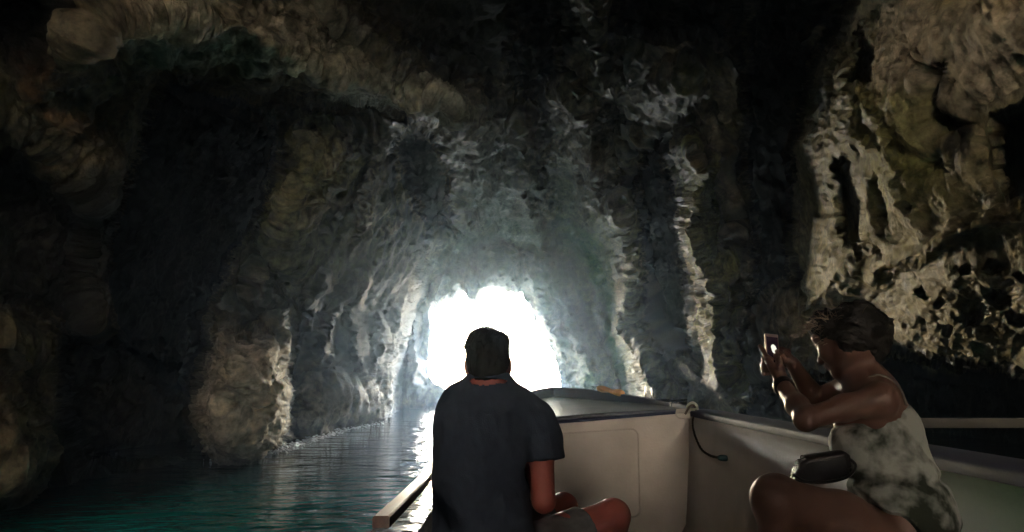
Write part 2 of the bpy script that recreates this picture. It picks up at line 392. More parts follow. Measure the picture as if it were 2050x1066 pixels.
def STAINS_LIGHT_SHADE(stain_light_shade, tan, pale, olive, dark, grey):  # stone stains, plus lit ledges and shaded voids painted into the colour
    stain_light_shade([(1640,-100),(2400,-200),(2400,800),(1600,760),(1560,560),(1600,300)], (.34,.295,.17), .85, 50)
    stain_light_shade([(1760,-20),(1880,0),(1880,300),(1790,260),(1750,100)], (.50,.42,.32), .7)
    stain_light_shade([(1910,60),(2040,40),(2040,180),(1930,230)], (.56,.48,.38), .7)
    stain_light_shade([(1640,180),(1850,200),(1900,420),(1700,420)], (.20,.20,.06), .75)
    stain_light_shade([(1370,300),(1430,330),(1440,520),(1490,640),(1470,760),(1420,700),(1370,500)], (.28,.28,.09), .8, 12)
    stain_light_shade([(200,0),(700,20),(900,240),(560,200),(180,180)], tan, .6)
    stain_light_shade([(140,110),(300,10),(620,40),(900,225),(760,215),(560,160),(330,120),(200,200)], (.62,.57,.42), .85)
    stain_light_shade([(520,70),(700,110),(960,235),(960,260),(760,215),(480,140)], (.62,.57,.42), .85, 20)
    stain_light_shade([(60,150),(180,110),(330,100),(560,140),(760,200),(880,235),(700,230),(500,210),(330,190),(150,260)], (.15,.095,.05), .9, 18)
    stain_light_shade([(1590,180),(1700,120),(1740,330),(1720,520),(1600,560)], (.13,.125,.065), .75, 30)
    stain_light_shade([(400,10),(620,60),(580,90),(400,70)], pale, .7)
    stain_light_shade([(-900,-900),(170,-900),(150,60),(100,130),(-900,140)], dark, .8)
    stain_light_shade([(-900,215),(200,330),(250,430),(220,640),(-900,740)], dark, .85)
    stain_light_shade([(990,-200),(1170,-200),(1150,170),(1060,230),(1000,140)], dark, .8)
    stain_light_shade([(640,-300),(980,-300),(950,180),(860,150),(720,40)], dark, .65)
    stain_light_shade([(1215,-200),(1500,-200),(1480,120),(1240,90)], dark, .8)
    stain_light_shade([(1290,300),(1380,430),(1385,700),(1330,720),(1275,480)], dark, .7)
    stain_light_shade([(880,230),(1000,260),(1060,460),(1060,570),(900,570),(950,420)], (.19,.18,.115), .7)
    stain_light_shade([(1160,180),(1220,240),(1210,420),(1130,380)], pale, .35)
    stain_light_shade([(1190,440),(1290,430),(1270,640),(1340,790),(1180,760)], (.26,.25,.10), .75)
    stain_light_shade([(800,640),(870,620),(850,800),(900,830),(800,840)], (.16,.14,.07), .6)
    stain_light_shade([(700,430),(850,480),(850,720),(790,830),(690,760)], (.022,.026,.024), .8)
    stain_light_shade([(400,640),(580,700),(760,760),(760,870),(430,930)], tan, .8)
    stain_light_shade([(435,660),(470,700),(560,700),(578,760),(565,900),(430,910),(405,830)], (.66,.56,.42), .95, 20)
    stain_light_shade([(600,780),(760,770),(770,850),(600,880)], pale, .6, 20)
    stain_light_shade([(570,262),(640,250),(690,330),(600,440),(520,440),(540,360)], (.34,.30,.14), .8, 20)
    stain_light_shade([(-100,760),(0,790),(70,850),(60,980),(-100,1000)], tan, .8, 20)
    stain_light_shade([(930,260),(1010,300),(1060,420),(1050,480),(960,430)], (.38,.37,.30), .6, 20)
    stain_light_shade([(440,430),(860,450),(850,680),(520,640)], (.09,.11,.05), .6)
    stain_light_shade([(1600,420),(1850,400),(1880,520),(1620,620)], (.36,.32,.14), .5)
    stain_light_shade([(580,255),(500,190),(335,140),(300,205),(260,300),(225,420),(190,560),(215,700),(330,790),(400,800),(425,640),(470,520),(540,430),(570,330)], dark, .88, 20)
    stain_light_shade([(420,560),(520,540),(700,560),(840,560),(850,640),(790,760),(590,760),(560,640),(480,660)], dark, .6, 40)
    stain_light_shade([(815,222),(870,268),(905,340),(900,440),(850,460),(800,380),(775,290)], dark, .95, 12)
    stain_light_shade([(90,620),(400,700),(390,900),(430,940),(150,990),(90,820)], dark, .85, 30)
    stain_light_shade([(1490,-60),(1690,-60),(1640,120),(1600,300),(1590,560),(1500,620),(1490,440),(1480,200)], dark, .9, 22)
    stain_light_shade([(1275,300),(1330,270),(1370,420),(1385,560),(1390,700),(1330,720),(1290,640),(1275,480)], dark, .85, 14)
    stain_light_shade([(1400,560),(1500,640),(1560,620),(1600,700),(1500,760),(1470,700)], dark, .7, 20)
    stain_light_shade([(1500,780),(1780,696),(1930,722),(2060,745),(2800,800),(2800,1700),(1400,1700),(1450,860)], dark, .9, 12)
    stain_light_shade([(1885,95),(1915,110),(1895,195),(1955,240),(1945,295),(1885,262),(1868,180)], dark, .8, 8)

def rock_material():
    m = mat('stone', (.2,.18,.15), .75); n = m.node_tree.nodes; l = m.node_tree.links; b = n['Principled BSDF']
    a = n.new('ShaderNodeAttribute'); a.attribute_name = 'stone'
    tc = n.new('ShaderNodeTexCoord')
    t = n.new('ShaderNodeTexNoise'); t.inputs['Scale'].default_value = 6; t.inputs['Detail'].default_value = 10; t.inputs['Roughness'].default_value = .65
    l.new(tc.outputs['Object'], t.inputs['Vector'])
    mr = n.new('ShaderNodeMapRange'); mr.inputs['From Min'].default_value = .3; mr.inputs['From Max'].default_value = .7
    mr.inputs['To Min'].default_value = .35; mr.inputs['To Max'].default_value = 1.7; l.new(t.outputs['Fac'], mr.inputs['Value'])
    mx = n.new('ShaderNodeMix'); mx.data_type = 'RGBA'; mx.blend_type = 'MULTIPLY'; mx.inputs[0].default_value = 1
    l.new(a.outputs['Color'], mx.inputs[6]); l.new(mr.outputs[0], mx.inputs[7]); l.new(mx.outputs[2], b.inputs['Base Color'])
    r2 = n.new('ShaderNodeMapRange'); r2.inputs['To Min'].default_value = .45; r2.inputs['To Max'].default_value = .95
    l.new(t.outputs['Fac'], r2.inputs['Value']); l.new(r2.outputs[0], b.inputs['Roughness'])
    t2 = n.new('ShaderNodeTexNoise'); t2.inputs['Scale'].default_value = 22; t2.inputs['Detail'].default_value = 8; t2.inputs['Roughness'].default_value = .7
    l.new(tc.outputs['Object'], t2.inputs['Vector'])
    bp = n.new('ShaderNodeBump'); bp.inputs['Distance'].default_value = .06; bp.inputs['Strength'].default_value = .8
    l.new(t2.outputs['Fac'], bp.inputs['Height']); l.new(bp.outputs[0], b.inputs['Normal'])
    b.inputs['Specular IOR Level'].default_value = .2
    return m
cave = obj('cave_rock', build_cave(), rock_material())
tag(cave, 'rough limestone cave walls and roof around the water with a bright sea mouth', kind='structure')
# ------------------------------------------------------------------ water
def water_material():
    m = mat('sea_water', (.01,.13,.115), .04); n = m.node_tree.nodes; l = m.node_tree.links; b = n['Principled BSDF']
    b.inputs['IOR'].default_value = 1.33
    tc = n.new('ShaderNodeTexCoord')
    # teal glow beside the boat, painted into the water colour
    dv = n.new('ShaderNodeVectorMath'); dv.operation = 'MULTIPLY_ADD'; dv.inputs[1].default_value = (.2,.11,0); dv.inputs[2].default_value = (.55,-.62,0)
    ln = n.new('ShaderNodeVectorMath'); ln.operation = 'LENGTH'; l.new(tc.outputs['Object'], dv.inputs[0]); l.new(dv.outputs[0], ln.inputs[0])
    mr = n.new('ShaderNodeMapRange'); mr.interpolation_type = 'SMOOTHSTEP'; mr.inputs['From Min'].default_value = .15; mr.inputs['From Max'].default_value = 1.1
    l.new(ln.outputs['Value'], mr.inputs['Value'])
    mxw = n.new('ShaderNodeMix'); mxw.data_type = 'RGBA'; mxw.inputs[6].default_value = (.014,.30,.27,1); mxw.inputs[7].default_value = (.004,.035,.04,1)
    l.new(mr.outputs[0], mxw.inputs[0]); l.new(mxw.outputs[2], b.inputs['Base Color']); mp = n.new('ShaderNodeMapping'); mp.inputs['Scale'].default_value = (1, 1.6, 1)
    l.new(tc.outputs['Object'], mp.inputs[0])
    hs = []
    for sc, w in ((.6, 1.5), (2.3, .5), (9, .07)):
        t = n.new('ShaderNodeTexNoise'); t.inputs['Scale'].default_value = sc; t.inputs['Detail'].default_value = 3; t.inputs['Distortion'].default_value = .6
        l.new(mp.outputs[0], t.inputs['Vector'])
        mu = n.new('ShaderNodeMath'); mu.operation = 'MULTIPLY'; mu.inputs[1].default_value = w; l.new(t.outputs['Fac'], mu.inputs[0]); hs.append(mu)
    a1 = n.new('ShaderNodeMath'); l.new(hs[0].outputs[0], a1.inputs[0]); l.new(hs[1].outputs[0], a1.inputs[1])
    a2 = n.new('ShaderNodeMath'); l.new(a1.outputs[0], a2.inputs[0]); l.new(hs[2].outputs[0], a2.inputs[1])
    bp = n.new('ShaderNodeBump'); bp.inputs['Distance'].default_value = .11; bp.inputs['Strength'].default_value = 1
    l.new(a2.outputs[0], bp.inputs['Height']); l.new(bp.outputs[0], b.inputs['Normal'])
    return m
wm = water_material()
me = np_mesh('water', [(-4000,-300,0),(4000,-300,0),(4000,6000,0),(-4000,6000,0)], [(0,1,2,3)], False)
water = obj('water', me, wm); tag(water, 'teal green cave water running out to the open sea', kind='structure')

# ------------------------------------------------------------------ mist volume added for the lens glare at the mouth
def glare_haze(density, aniso):
    bpy.ops.mesh.primitive_cube_add(size=1, location=(0, 18, 4)); o = bpy.context.object; o.name = 'glare_haze'
    o.scale = (40, 70, 24)
    m = bpy.data.materials.new('glare_haze'); m.use_nodes = True; nt = m.node_tree; nt.nodes.clear()
    out = nt.nodes.new('ShaderNodeOutputMaterial'); v = nt.nodes.new('ShaderNodeVolumePrincipled')
    v.inputs['Color'].default_value = (.45, .65, 1, 1); v.inputs['Density'].default_value = density; v.inputs['Anisotropy'].default_value = aniso
    nt.links.new(v.outputs[0], out.inputs['Volume']); o.data.materials.append(m)
    tag(o, 'thin pale mist added to imitate lens glare in front of the cave mouth', kind='stuff')
HAZE = (.0016, .87)
if HAZE: glare_haze(*HAZE)
def portal(loc, size, aim):
    d = bpy.data.lights.new('sky_portal', 'AREA'); d.shape = 'RECTANGLE'; d.size, d.size_y = size
    d.cycles.is_portal = True
    o = bpy.data.objects.new('sky_portal', d); COL.objects.link(o); o.location = loc
    o.rotation_euler = (-Vector(aim)).to_track_quat('Z', 'Y').to_euler()
portal((-.4, 55, 4.5), (13, 9), (0, -1, 0))

# rock face added out of view, bounces warm light through the rear mouth
def build_bounce_wall():
    u = np.linspace(-40, 30, 140); v = np.linspace(-2, 26, 60); U, V = np.meshgrid(u, v)
    n = fbm(U*.12, V*.1, U*0, 5, 300, ridged=True) * 2.5 + fbm(U*.8, V*.6, U*0, 4, 310)*.5
    P = np.stack([U, -34 - V*.25 + n - ((U+8)/30.)**2*2, V], -1)
    idx = np.arange(U.size).reshape(U.shape)
    q = np.stack([idx[:-1,:-1], idx[:-1,1:], idx[1:,1:], idx[1:,:-1]], -1).reshape(-1, 4)
    return np_mesh('bounce_wall', P.reshape(-1,3), q)
cl = obj('bounce_wall', build_bounce_wall(), noise_mat('bounce_wall_stone', (.42,.33,.23), (.55,.46,.36), .4, (.8,.95), .1, 2))
tag(cl, 'unseen sunlit rock face added behind the boat to bounce warm light', kind='structure')

# froth, and wet glints shaped as white bits, where the swell meets the left foot of the wall
def build_foam_glints():
    rn = random.Random(12); V = []; Fc = []
    path = [(446,920),(500,917),(560,906),(592,896),(640,880),(700,862),(770,848)]
    def on_water(px, py):
        t = math.tan(PITCH - math.atan((py - 533) / 1520.)); y = -CAMZ / t
        d = fwd + np.array([(px-1025)/1520., 0, 0]) + (533-py)/1520.*upv; k = y / d[1]; return d[0]*k, y
    L = [on_water(*p) for p in path]
    for i in range(900):
        k = rn.random()**.8 * (len(L)-1); a = int(k); f = k - a
        x = L[a][0]*(1-f) + L[a+1][0]*f; y = L[a][1]*(1-f) + L[a+1][1]*f
        x += rn.gauss(-.10, .13); y += rn.gauss(0, .2); r = rn.uniform(.01, .05)**1.0 * (.4 + rn.random()); z = .004 + abs(rn.gauss(0, .035))
        b = len(V)
        n = 6; ph = rn.random()*6
        V.append((x, y, z + r*.5)); V.append((x, y, z - r*.4))
        for j in range(n):
            rr = r*rn.uniform(.6, 1.3); V.append((x + rr*math.cos(ph+j*1.047), y + 1.5*rr*math.sin(ph+j*1.047), z + rn.uniform(-.2,.2)*r))
        for j in range(n): Fc += [(b, b+2+j, b+2+(j+1)%n), (b+1, b+2+(j+1)%n, b+2+j)]
    me = bpy.data.meshes.new('foam_glints'); me.from_pydata(V, [], Fc); me.polygons.foreach_set('use_smooth', [True]*len(Fc)); return me
fo = obj('foam_glints', build_foam_glints(), mat('white_foam_glints', (.75,.77,.78), .25)); tag(fo, 'line of broken white froth and wet glints shaped as white bits along the foot of the pale rock', kind='stuff')

# unseen rock added behind the boat to keep rear light off it
def build_block_rock():
    rows = []; c = np.array([-2.7, -5.2])
    for k, z in enumerate(np.linspace(-.6, BLOCK_ROCK_H, 40)):
        t = (z+.6)/(BLOCK_ROCK_H+.6); r = (1 - t**3.5*.85)
        a = np.linspace(0, 2*math.pi, 90, endpoint=False)
        x = c[0] + 2.0*r*np.cos(a); y = c[1] + .9*r*np.sin(a)
        n = fbm(x*.9, y*.9, x*0+z*.6, 5, 600, ridged=True)*.35
        rows.append(np.stack([c[0] + (2.0*r+n)*np.cos(a), c[1] + (.9*r+n)*np.sin(a), z + .15*fbm(x*2, y*2, x*0, 3, 610)], 1))
    P = np.array(rows); H, W_ = P.shape[:2]; idx = np.arange(H*W_).reshape(H, W_); nx_ = np.roll(idx, -1, 1)
    q = np.stack([idx[:-1], nx_[:-1], nx_[1:], idx[1:]], -1).reshape(-1, 4)
    me = np_mesh('light_block_rock', np.concatenate([P.reshape(-1,3), [P[-1].mean(0)+[0,0,.1]]]), q)
    return me
BLOCK_ROCK_H = 3.25
st_ = obj('light_block_rock', build_block_rock(), noise_mat('dark_stone', (.03,.03,.026), (.12,.11,.08), 1.5, (.8,.95), .05, 8))
tag(st_, 'dark rock added out of view behind the boat to block light', kind='structure')
# ------------------------------------------------------------------ helpers for built things
def pt(px, py, Y):
    """world point at distance Y ahead that was measured at photo position px, py"""
    X, Yv = (px - 1025) / 1520., (533 - py) / 1520.
    d = fwd + np.array([X, 0, 0]) + Yv * upv
    t = Y / d[1]
    return np.array([d[0]*t, Y, d[2]*t + CAMZ])
def empty(name, loc=(0,0,0)):
    o = bpy.data.objects.new(name, None); COL.objects.link(o); o.location = loc; o.empty_display_size = .2
    return o
class MB:
    def __init__(s): s.v = []; s.f = []
    def grid(s, rows, close=False):
        b = len(s.v); n = len(rows[0])
        for r in rows: s.v += [tuple(p) for p in r]
        for i in range(len(rows) - 1):
            for j in range(n if close else n - 1):
                k = (j + 1) % n
                s.f.append((b+i*n+j, b+i*n+k, b+(i+1)*n+k, b+(i+1)*n+j))
        return s
    def cap(s, row):
        b = len(s.v); s.v += [tuple(p) for p in row]; s.f.append(tuple(range(b, b+len(row)))); return s
    def tube(s, pts, r, n=10, caps=True):
        pts = [np.array(p, float) for p in pts]; rr = r if hasattr(r, '__len__') else [r]*len(pts)
        rows = []; ref = np.array([0.13, .2, 1.])
        for i, p in enumerate(pts):
            t = pts[min(i+1, len(pts)-1)] - pts[max(i-1, 0)]; t = t / (np.linalg.norm(t) + 1e-9)
            a = np.cross(t, ref); 
            if np.linalg.norm(a) < 1e-3: a = np.cross(t, [1,0,0])
            a /= np.linalg.norm(a); b = np.cross(t, a)
            rows.append([p + rr[i]*(math.cos(q)*a + math.sin(q)*b) for q in np.linspace(0, 2*math.pi, n, endpoint=False)])
        s.grid(rows, True)
        if caps: s.cap(rows[0][::-1]); s.cap(rows[-1])
        return s
    def box(s, lo, hi):
        x0,y0,z0 = lo; x1,y1,z1 = hi; b = len(s.v)
        s.v += [(x0,y0,z0),(x1,y0,z0),(x1,y1,z0),(x0,y1,z0),(x0,y0,z1),(x1,y0,z1),(x1,y1,z1),(x0,y1,z1)]
        s.f += [tuple(b+i for i in f) for f in ((0,3,2,1),(4,5,6,7),(0,1,5,4),(1,2,6,5),(2,3,7,6),(3,0,4,7))]
        return s
    def build(s, name, mat, parent=None, smooth=True, bevel=0, seg=2, sub=0, solid=0, auto=40):
        me = bpy.data.meshes.new(name); me.from_pydata(s.v, [], s.f)
        bm = bmesh.new(); bm.from_mesh(me); bmesh.ops.remove_doubles(bm, verts=bm.verts, dist=1e-5)
        bmesh.ops.recalc_face_normals(bm, faces=bm.faces); bm.to_mesh(me); bm.free()
        o = obj(name, me, mat, parent)
        if smooth:
            me.polygons.foreach_set('use_smooth', [True]*len(me.polygons))
            me.set_sharp_from_angle(angle=R(auto))
        if solid:
            m = o.modifiers.new('s', 'SOLIDIFY'); m.thickness = solid; m.offset = 0
        if bevel:
            m = o.modifiers.new('b', 'BEVEL'); m.width = bevel; m.segments = seg; m.limit_method = 'ANGLE'; m.angle_limit = R(35)
        if sub:
            m = o.modifiers.new('u', 'SUBSURF'); m.levels = m.render_levels = sub
        return o
def catmull(P, n):
    P = [np.array(p, float) for p in P]; P = [2*P[0]-P[1]] + P + [2*P[-1]-P[-2]]; out = []
    for i in range(1, len(P)-2):
        for t in np.linspace(0, 1, n, endpoint=False):
            a, b, c, d = P[i-1:i+3]
            out.append(.5*((2*b) + (-a+c)*t + (2*a-5*b+4*c-d)*t*t + (-a+3*b-3*c+d)*t**3))
    return out + [P[-2]]

# ------------------------------------------------------------------ the boat
M_cream = noise_mat('cream_gelcoat', (.38,.34,.31), (.54,.495,.46), 2.3, (.38,.6), .0015, 60)
M_navy = noise_mat('navy_paint', (.012,.016,.05), (.02,.026,.075), 6, (.5,.7), .001, 90)
M_deck = noise_mat('wet_deck_paint', (.045,.05,.07), (.07,.08,.105), 5, (.3,.5), .004, 14)
M_rail = noise_mat('dark_varnished_rail', (.10,.055,.045), (.17,.085,.06), 9, (.22,.42), .001, 70, stretch=(6,.6,6))
M_black = mat('black_rubber', (.012,.012,.014), .35)
M_steel = mat('stainless_steel', (.6,.6,.6), .22, 1.0)
M_hull = noise_mat('hull_paint', (.02,.022,.05), (.03,.035,.07), 3, (.25,.5))
FLOOR = .45
BLOCK_TOP = 3.4
boat = empty('tour_boat', (0.45, 3.0, FLOOR))
tag(boat, 'open tour boat with cream inner panels and dark blue gunwale carrying both people', 'boat')
def bparent(o): o.parent = boat; o.matrix_parent_inverse = Matrix.Translation(-Vector(boat.location)); return o
YB = 5.2
cA = pt(1382, 823, YB); cL = pt(1105, 846, YB); cR = pt(2050, 947, 1.95)
# starboard inner top edge, aft to forward (x, y, z of deck edge), then the bow
sl_ = (cR - cA) / (cR[1] - cA[1])
def stb(Y):
    return cA + sl_ * (Y - YB)
bow_tip = pt(1108, 776, 9.0)
railtop = catmull([pt(1384,814,YB), pt(1335,806,5.95), pt(1288,797,6.7), pt(1240,790,7.4), pt(1180,781,8.2), bow_tip], 8)
port_x = -.36
pr = [ (bow_tip + np.array([0,0,0])), pt(1072,783,8.3), pt(1046,797,7.3), pt(1000,815,6.2), np.array([port_x+.02,5.0,CAMZ-.24]), ]
portline = catmull(pr, 8)
def deckz(x, y):
    x_, y_ = np.clip(x, -.5, 1.3), np.clip(y, YB, 9)
    z0 = cL[2] + (cA[2]-cL[2]) * (x_-cL[0]) / (cA[0]-cL[0])
    k = sstep(YB, 8.8, y_)
    return z0 + (CAMZ-.195 - z0) * k + .02*np.sin(np.clip((x_-.45)/.9,-1,1)*1.57+1.57)*0
# foredeck sheet between port and starboard lines
rows = []
for k in np.linspace(0, 1, 22):
    y = YB - .01 + k * (8.93 - YB)
    def xat(line, y):
        a = np.array(line); o = np.argsort(a[:,1]); return float(np.interp(y, a[o,1], a[o,0]))
    xr_, xl_ = xat(railtop, y) - .01, xat(portline, y) + .01
    rows.append([(xl_ + (xr_-xl_)*t, y, float(deckz(xl_ + (xr_-xl_)*t, y)) + .02*math.sin(math.pi*t)) for t in np.linspace(0, 1, 18)])
bparent(MB().grid(rows).build('foredeck', M_deck, solid=.02))
# toe rail round the bow
def wall_strip(line, h_in, th, zf):
    a = np.array(line); t = np.gradient(a, axis=0); t[:,2] = 0; t /= np.linalg.norm(t, axis=1, keepdims=True)
    nrm = np.stack([t[:,1], -t[:,0], t[:,2]*0], 1)
    rows = []
    for p, n in zip(a, nrm):
        zb = zf(p); rows.append([p + n*0 + [0,0,zb-p[2]], p, p + n*th*.5 + [0,0,.006], p + n*th, p + n*th + [0,0,-.05], ])
    return rows
full = list(railtop) + list(portline)[1:]
rows = wall_strip(full, .1, .06, lambda p: float(deckz(p[0], p[1])) - .03)
bparent(MB().grid(rows).build('toe_rail', M_navy, auto=60))
# hull outside
def outer(Y):
    p = stb(Y); return p + np.array([.19, 0, -.01])
line_o = [outer(y) for y in np.linspace(-2.2, 5.2, 16)] + [np.array(r[3]) for r in rows[2:]]
pl = [np.array([port_x-.09, y, CAMZ-.47-.0*y]) for y in np.linspace(4.6, -2.2, 14)]
line_o = line_o + pl
cx0 = .45
hr = []
for p in line_o:
    c = np.array([cx0, min(p[1], 7.2), 0]); dirn = p - c; dirn[2] = 0
    r_ = []
    for zf_, k in ((p[2], 1.0), (p[2]-.12, .995), (p[2]*.5, .93), (.1, .84), (-.25, .62)):
        q = c + dirn*k; r_.append((q[0], q[1] if p[1] < 7.2 else c[1]+dirn[1]*k, zf_))
    hr.append(r_)
mb = MB().grid(hr); mb.cap([hr[0][i] for i in range(5)] + [hr[-1][i] for i in range(4,-1,-1)])
bparent(mb.build('hull', M_hull, auto=60))
# starboard gunwale cap
rows = []
for Y in np.linspace(-2.2, YB + .02, 30):
    p = stb(Y); wv_ = .002*math.sin(Y*9)
    rows.append([p+[.0,0,-.035], p+[-.012,0,-.035], p+[-.014,0,-.008], p+[-.002,0,.004+wv_], p+[.1,0,.012+wv_], p+[.185,0,.004], p+[.2,0,-.015], p+[.19,0,-.06]])
bparent(MB().grid(rows).build('gunwale', M_navy, auto=50))
# cream inner side
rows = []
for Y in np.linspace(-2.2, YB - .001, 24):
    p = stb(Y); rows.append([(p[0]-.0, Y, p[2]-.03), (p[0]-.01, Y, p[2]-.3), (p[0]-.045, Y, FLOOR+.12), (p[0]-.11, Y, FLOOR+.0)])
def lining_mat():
    m = noise_mat('cream_lining_green_glow', (.42,.38,.34), (.58,.53,.49), 2.1, (.38,.6), .0015, 50)
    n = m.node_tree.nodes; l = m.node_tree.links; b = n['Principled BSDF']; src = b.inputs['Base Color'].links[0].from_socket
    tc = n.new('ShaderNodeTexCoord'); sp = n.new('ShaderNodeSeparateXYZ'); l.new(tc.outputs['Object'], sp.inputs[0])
    mr = n.new('ShaderNodeMapRange'); mr.inputs['From Min'].default_value = 2.55; mr.inputs['From Max'].default_value = 1.9; l.new(sp.outputs['Y'], mr.inputs['Value'])  # green glow painted into the colour towards the stern
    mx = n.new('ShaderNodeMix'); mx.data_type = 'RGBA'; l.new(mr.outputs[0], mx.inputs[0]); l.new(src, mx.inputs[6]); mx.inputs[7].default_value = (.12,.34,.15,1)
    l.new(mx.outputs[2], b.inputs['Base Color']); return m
o = bparent(MB().grid(rows).build('side_lining', lining_mat(), solid=.02)); o['label'] = 'cream inner side with a green glow painted in towards the stern'
# bulkhead with its locker door
def bk(x, z, dy=0.): return (x, YB + dy, z)
def topz(x): return cL[2] + (cA[2]-cL[2]) * (x-cL[0]) / (cA[0]-cL[0])
xs = np.linspace(port_x, cA[0]-.012, 30)
rows = [[bk(x, FLOOR), bk(x, .9), bk(x, topz(x) - .02), bk(x, topz(x) - .004), (x, YB+.012, topz(x)+.006)] for x in xs]
bparent(MB().grid(rows).build('bulkhead', M_cream))
# dark lip where the deck meets the bulkhead
rows = [[(x, YB-.012, topz(x)-.012), (x, YB-.016, topz(x)+.0), (x, YB-.008, topz(x)+.012), (x, YB+.05, topz(x)+.012)] for x in np.linspace(port_x, cA[0]-.10, 30)]
bparent(MB().grid(rows).build('deck_edge_trim', M_navy))
d0, d1 = pt(1150, 862, YB), pt(1277, 861, YB)
def door_outline(inset):
    x0, x1 = .12+inset, d1[0]-inset; z1a, z1b = d0[2]-inset, d1[2]-inset+.006; z0 = .62+inset; r = .045; o_ = []
    for cx_, cz_, a0 in ((x1-r, z1b-r, 0), (x0+r, z1a-.03-r, 90), (x0+r, z0+r, 180), (x1-r, z0+r, 270)):
        for a in np.linspace(a0, a0+90, 7): o_.append((cx_ + r*math.cos(R(a)), cz_ + r*math.sin(R(a))))
    return o_
oo = door_outline(0)
door = MB(); door.grid([[bk(x, z, -.001) for x, z in door_outline(-.004)], [bk(x, z, -.004) for x, z in oo], [bk(x, z, -.009) for x, z in door_outline(.006)], [bk(x,z,-.009) for x,z in door_outline(.02)]], True)
door.cap([bk(x, z, -.009) for x, z in door_outline(.02)])
door = bparent(door.build('locker_door', M_cream, auto=30))
seam = MB(); seam.grid([[bk(x, z, -.0015) for x, z in door_outline(-.010)], [bk(x, z, -.0035) for x, z in door_outline(-.007)], [bk(x, z, -.0035) for x, z in door_outline(-.003)]], True)
sm = seam.build('seam', mat('grimy_seam', (.24,.21,.18), .8), door); sm.matrix_parent_inverse = Matrix.Translation(-Vector(boat.location))
kp = pt(1187, 874, YB-.012)
kn = MB().tube([kp, kp+[0,-.012,0], kp+[0,-.02,-.0]], [.009,.009,.013], 14).tube([kp+[0,-.02,0], kp+[.012,-.024,.035]], [.006,.004], 8)
k_ = kn.build('latch', mat('dark_brass', (.09,.05,.03), .4, .6), door); k_.matrix_parent_inverse = Matrix.Translation(-Vector(boat.location))
M_hinge = mat('hinge_metal', (.12,.09,.07), .5, .4)
for py_ in (880, 940):
    h_ = pt(1271, py_, YB-.01); hg = MB().box(h_-[.005,.006,.022], h_+[.005,.0,.022]).tube([h_+[.0,-.004,-.024], h_+[0,-.004,.024]], .004, 8)
    hh = hg.build('hinge', M_hinge, door, bevel=.001); hh.matrix_parent_inverse = Matrix.Translation(-Vector(boat.location))
# pale corner knee where bulkhead and side meet
c0 = pt(1372, 822, YB-.02)
mb = MB(); mb.grid([[c0+[-.06,0,.008], c0+[.09,0,.014]], [c0+[-.07,-.01,-.02], c0+[.09,-.03,-.02]], [c0+[-.05,-.01,-.05], c0+[.09,-.02,-.06]]])
bparent(mb.build('corner_knee', M_cream, solid=.01, bevel=.003))
# floor
bparent(MB().grid([[(port_x, y, FLOOR), (1.3, y, FLOOR)] for y in (-2.2, YB)]).build('floor_boards', noise_mat('grey_sole', (.16,.15,.14), (.22,.2,.18), 8, (.5,.8)), solid=.02))
# port side deck and coaming
SD = CAMZ - .45
rows = []
for Y in np.linspace(-2.2, 5.2, 34):
    rows.append([(port_x+.08, Y, FLOOR), (port_x+.075, Y, SD-.03), (port_x+.072, Y, SD-.004), (port_x+.06, Y, SD), (port_x-.05, Y, SD-.002), (port_x-.08, Y, SD-.01), (port_x-.09, Y, SD-.06)])
bparent(MB().grid(rows).build('side_deck', noise_mat('wet_side_deck', (.13,.15,.17), (.2,.22,.25), 5, (.06,.3), .012, 9), auto=50))
rt = [pt(763, 1033, 1.76), pt(820, 980, 2.22), pt(855, 943, 2.75), np.array([port_x+.045, 3.8, CAMZ-.285]), np.array([port_x+.06, 5.1, CAMZ-.262])]
rows = []
for p in catmull(rt, 5):
    w = .019; rows.append([p+[-w,0,-.026], p+[-w,0,-.004], p+[-w+.004,0,0], p+[w-.004,0,0], p+[w,0,-.004], p+[w,0,-.026]])
mb = MB().grid(rows, True); mb.cap(rows[0]); mb.cap(rows[-1])
rail = bparent(mb.build('hand_rail', M_rail, auto=30))
p0 = rt[0]
for k, Y in enumerate((1.775, 3.3, 4.7)):
    q = np.array(catmull(rt, 20)); i = int(np.argmin(abs(q[:,1]-Y))); c = q[i]
    mb = MB().box((c[0]-.018, Y, SD-.01), (c[0]+.018, Y+.03, c[2]-.024))
    o = mb.build('rail_post', noise_mat('reddish_post%d' % k, (.2,.07,.045), (.28,.11,.07), 12, (.3,.5)), rail, bevel=.002); o.matrix_parent_inverse = Matrix.Translation(-Vector(boat.location))
# dark cup in the side deck beside the rail
q = pt(812, 1062, 2.32); q[2] = SD
a_ = np.linspace(0, 2*math.pi, 20, endpoint=False)
mb = MB().grid([[(q[0]+r*math.cos(t), q[1]+1.6*r*math.sin(t), SD+z) for t in a_] for r, z in ((.03,.0),(.03,.006),(.025,.011),(.021,.008),(.018,-.004))], True)
mb.cap([(q[0]+.018*math.cos(t), q[1]+1.6*.018*math.sin(t), SD-.003) for t in a_])
bparent(mb.build('rod_holder', M_black))
# thwart under the man and side bench under the woman
M_bench = noise_mat('bench_cream', (.4,.36,.31), (.48,.43,.37), 3, (.4,.6))
bparent(MB().box((port_x+.09, 2.42, FLOOR+.34), (.55, 2.85, FLOOR+.40)).box((-.2,2.5,FLOOR), (-.14,2.8,FLOOR+.34)).box((.42,2.5,FLOOR), (.48,2.8,FLOOR+.34)).build('bench', M_bench, bevel=.008))
bparent(MB().box((.86, 1.0, FLOOR+.42), (1.21, 3.0, FLOOR+.47)).box((.9,1.1,FLOOR), (1.15,2.9,FLOOR+.42)).build('bench', M_bench, bevel=.008))
bparent(MB().box((.45, 1.3, FLOOR+.01), (.86, 2.6, FLOOR+.30)).build('foot_locker', M_bench, bevel=.01))
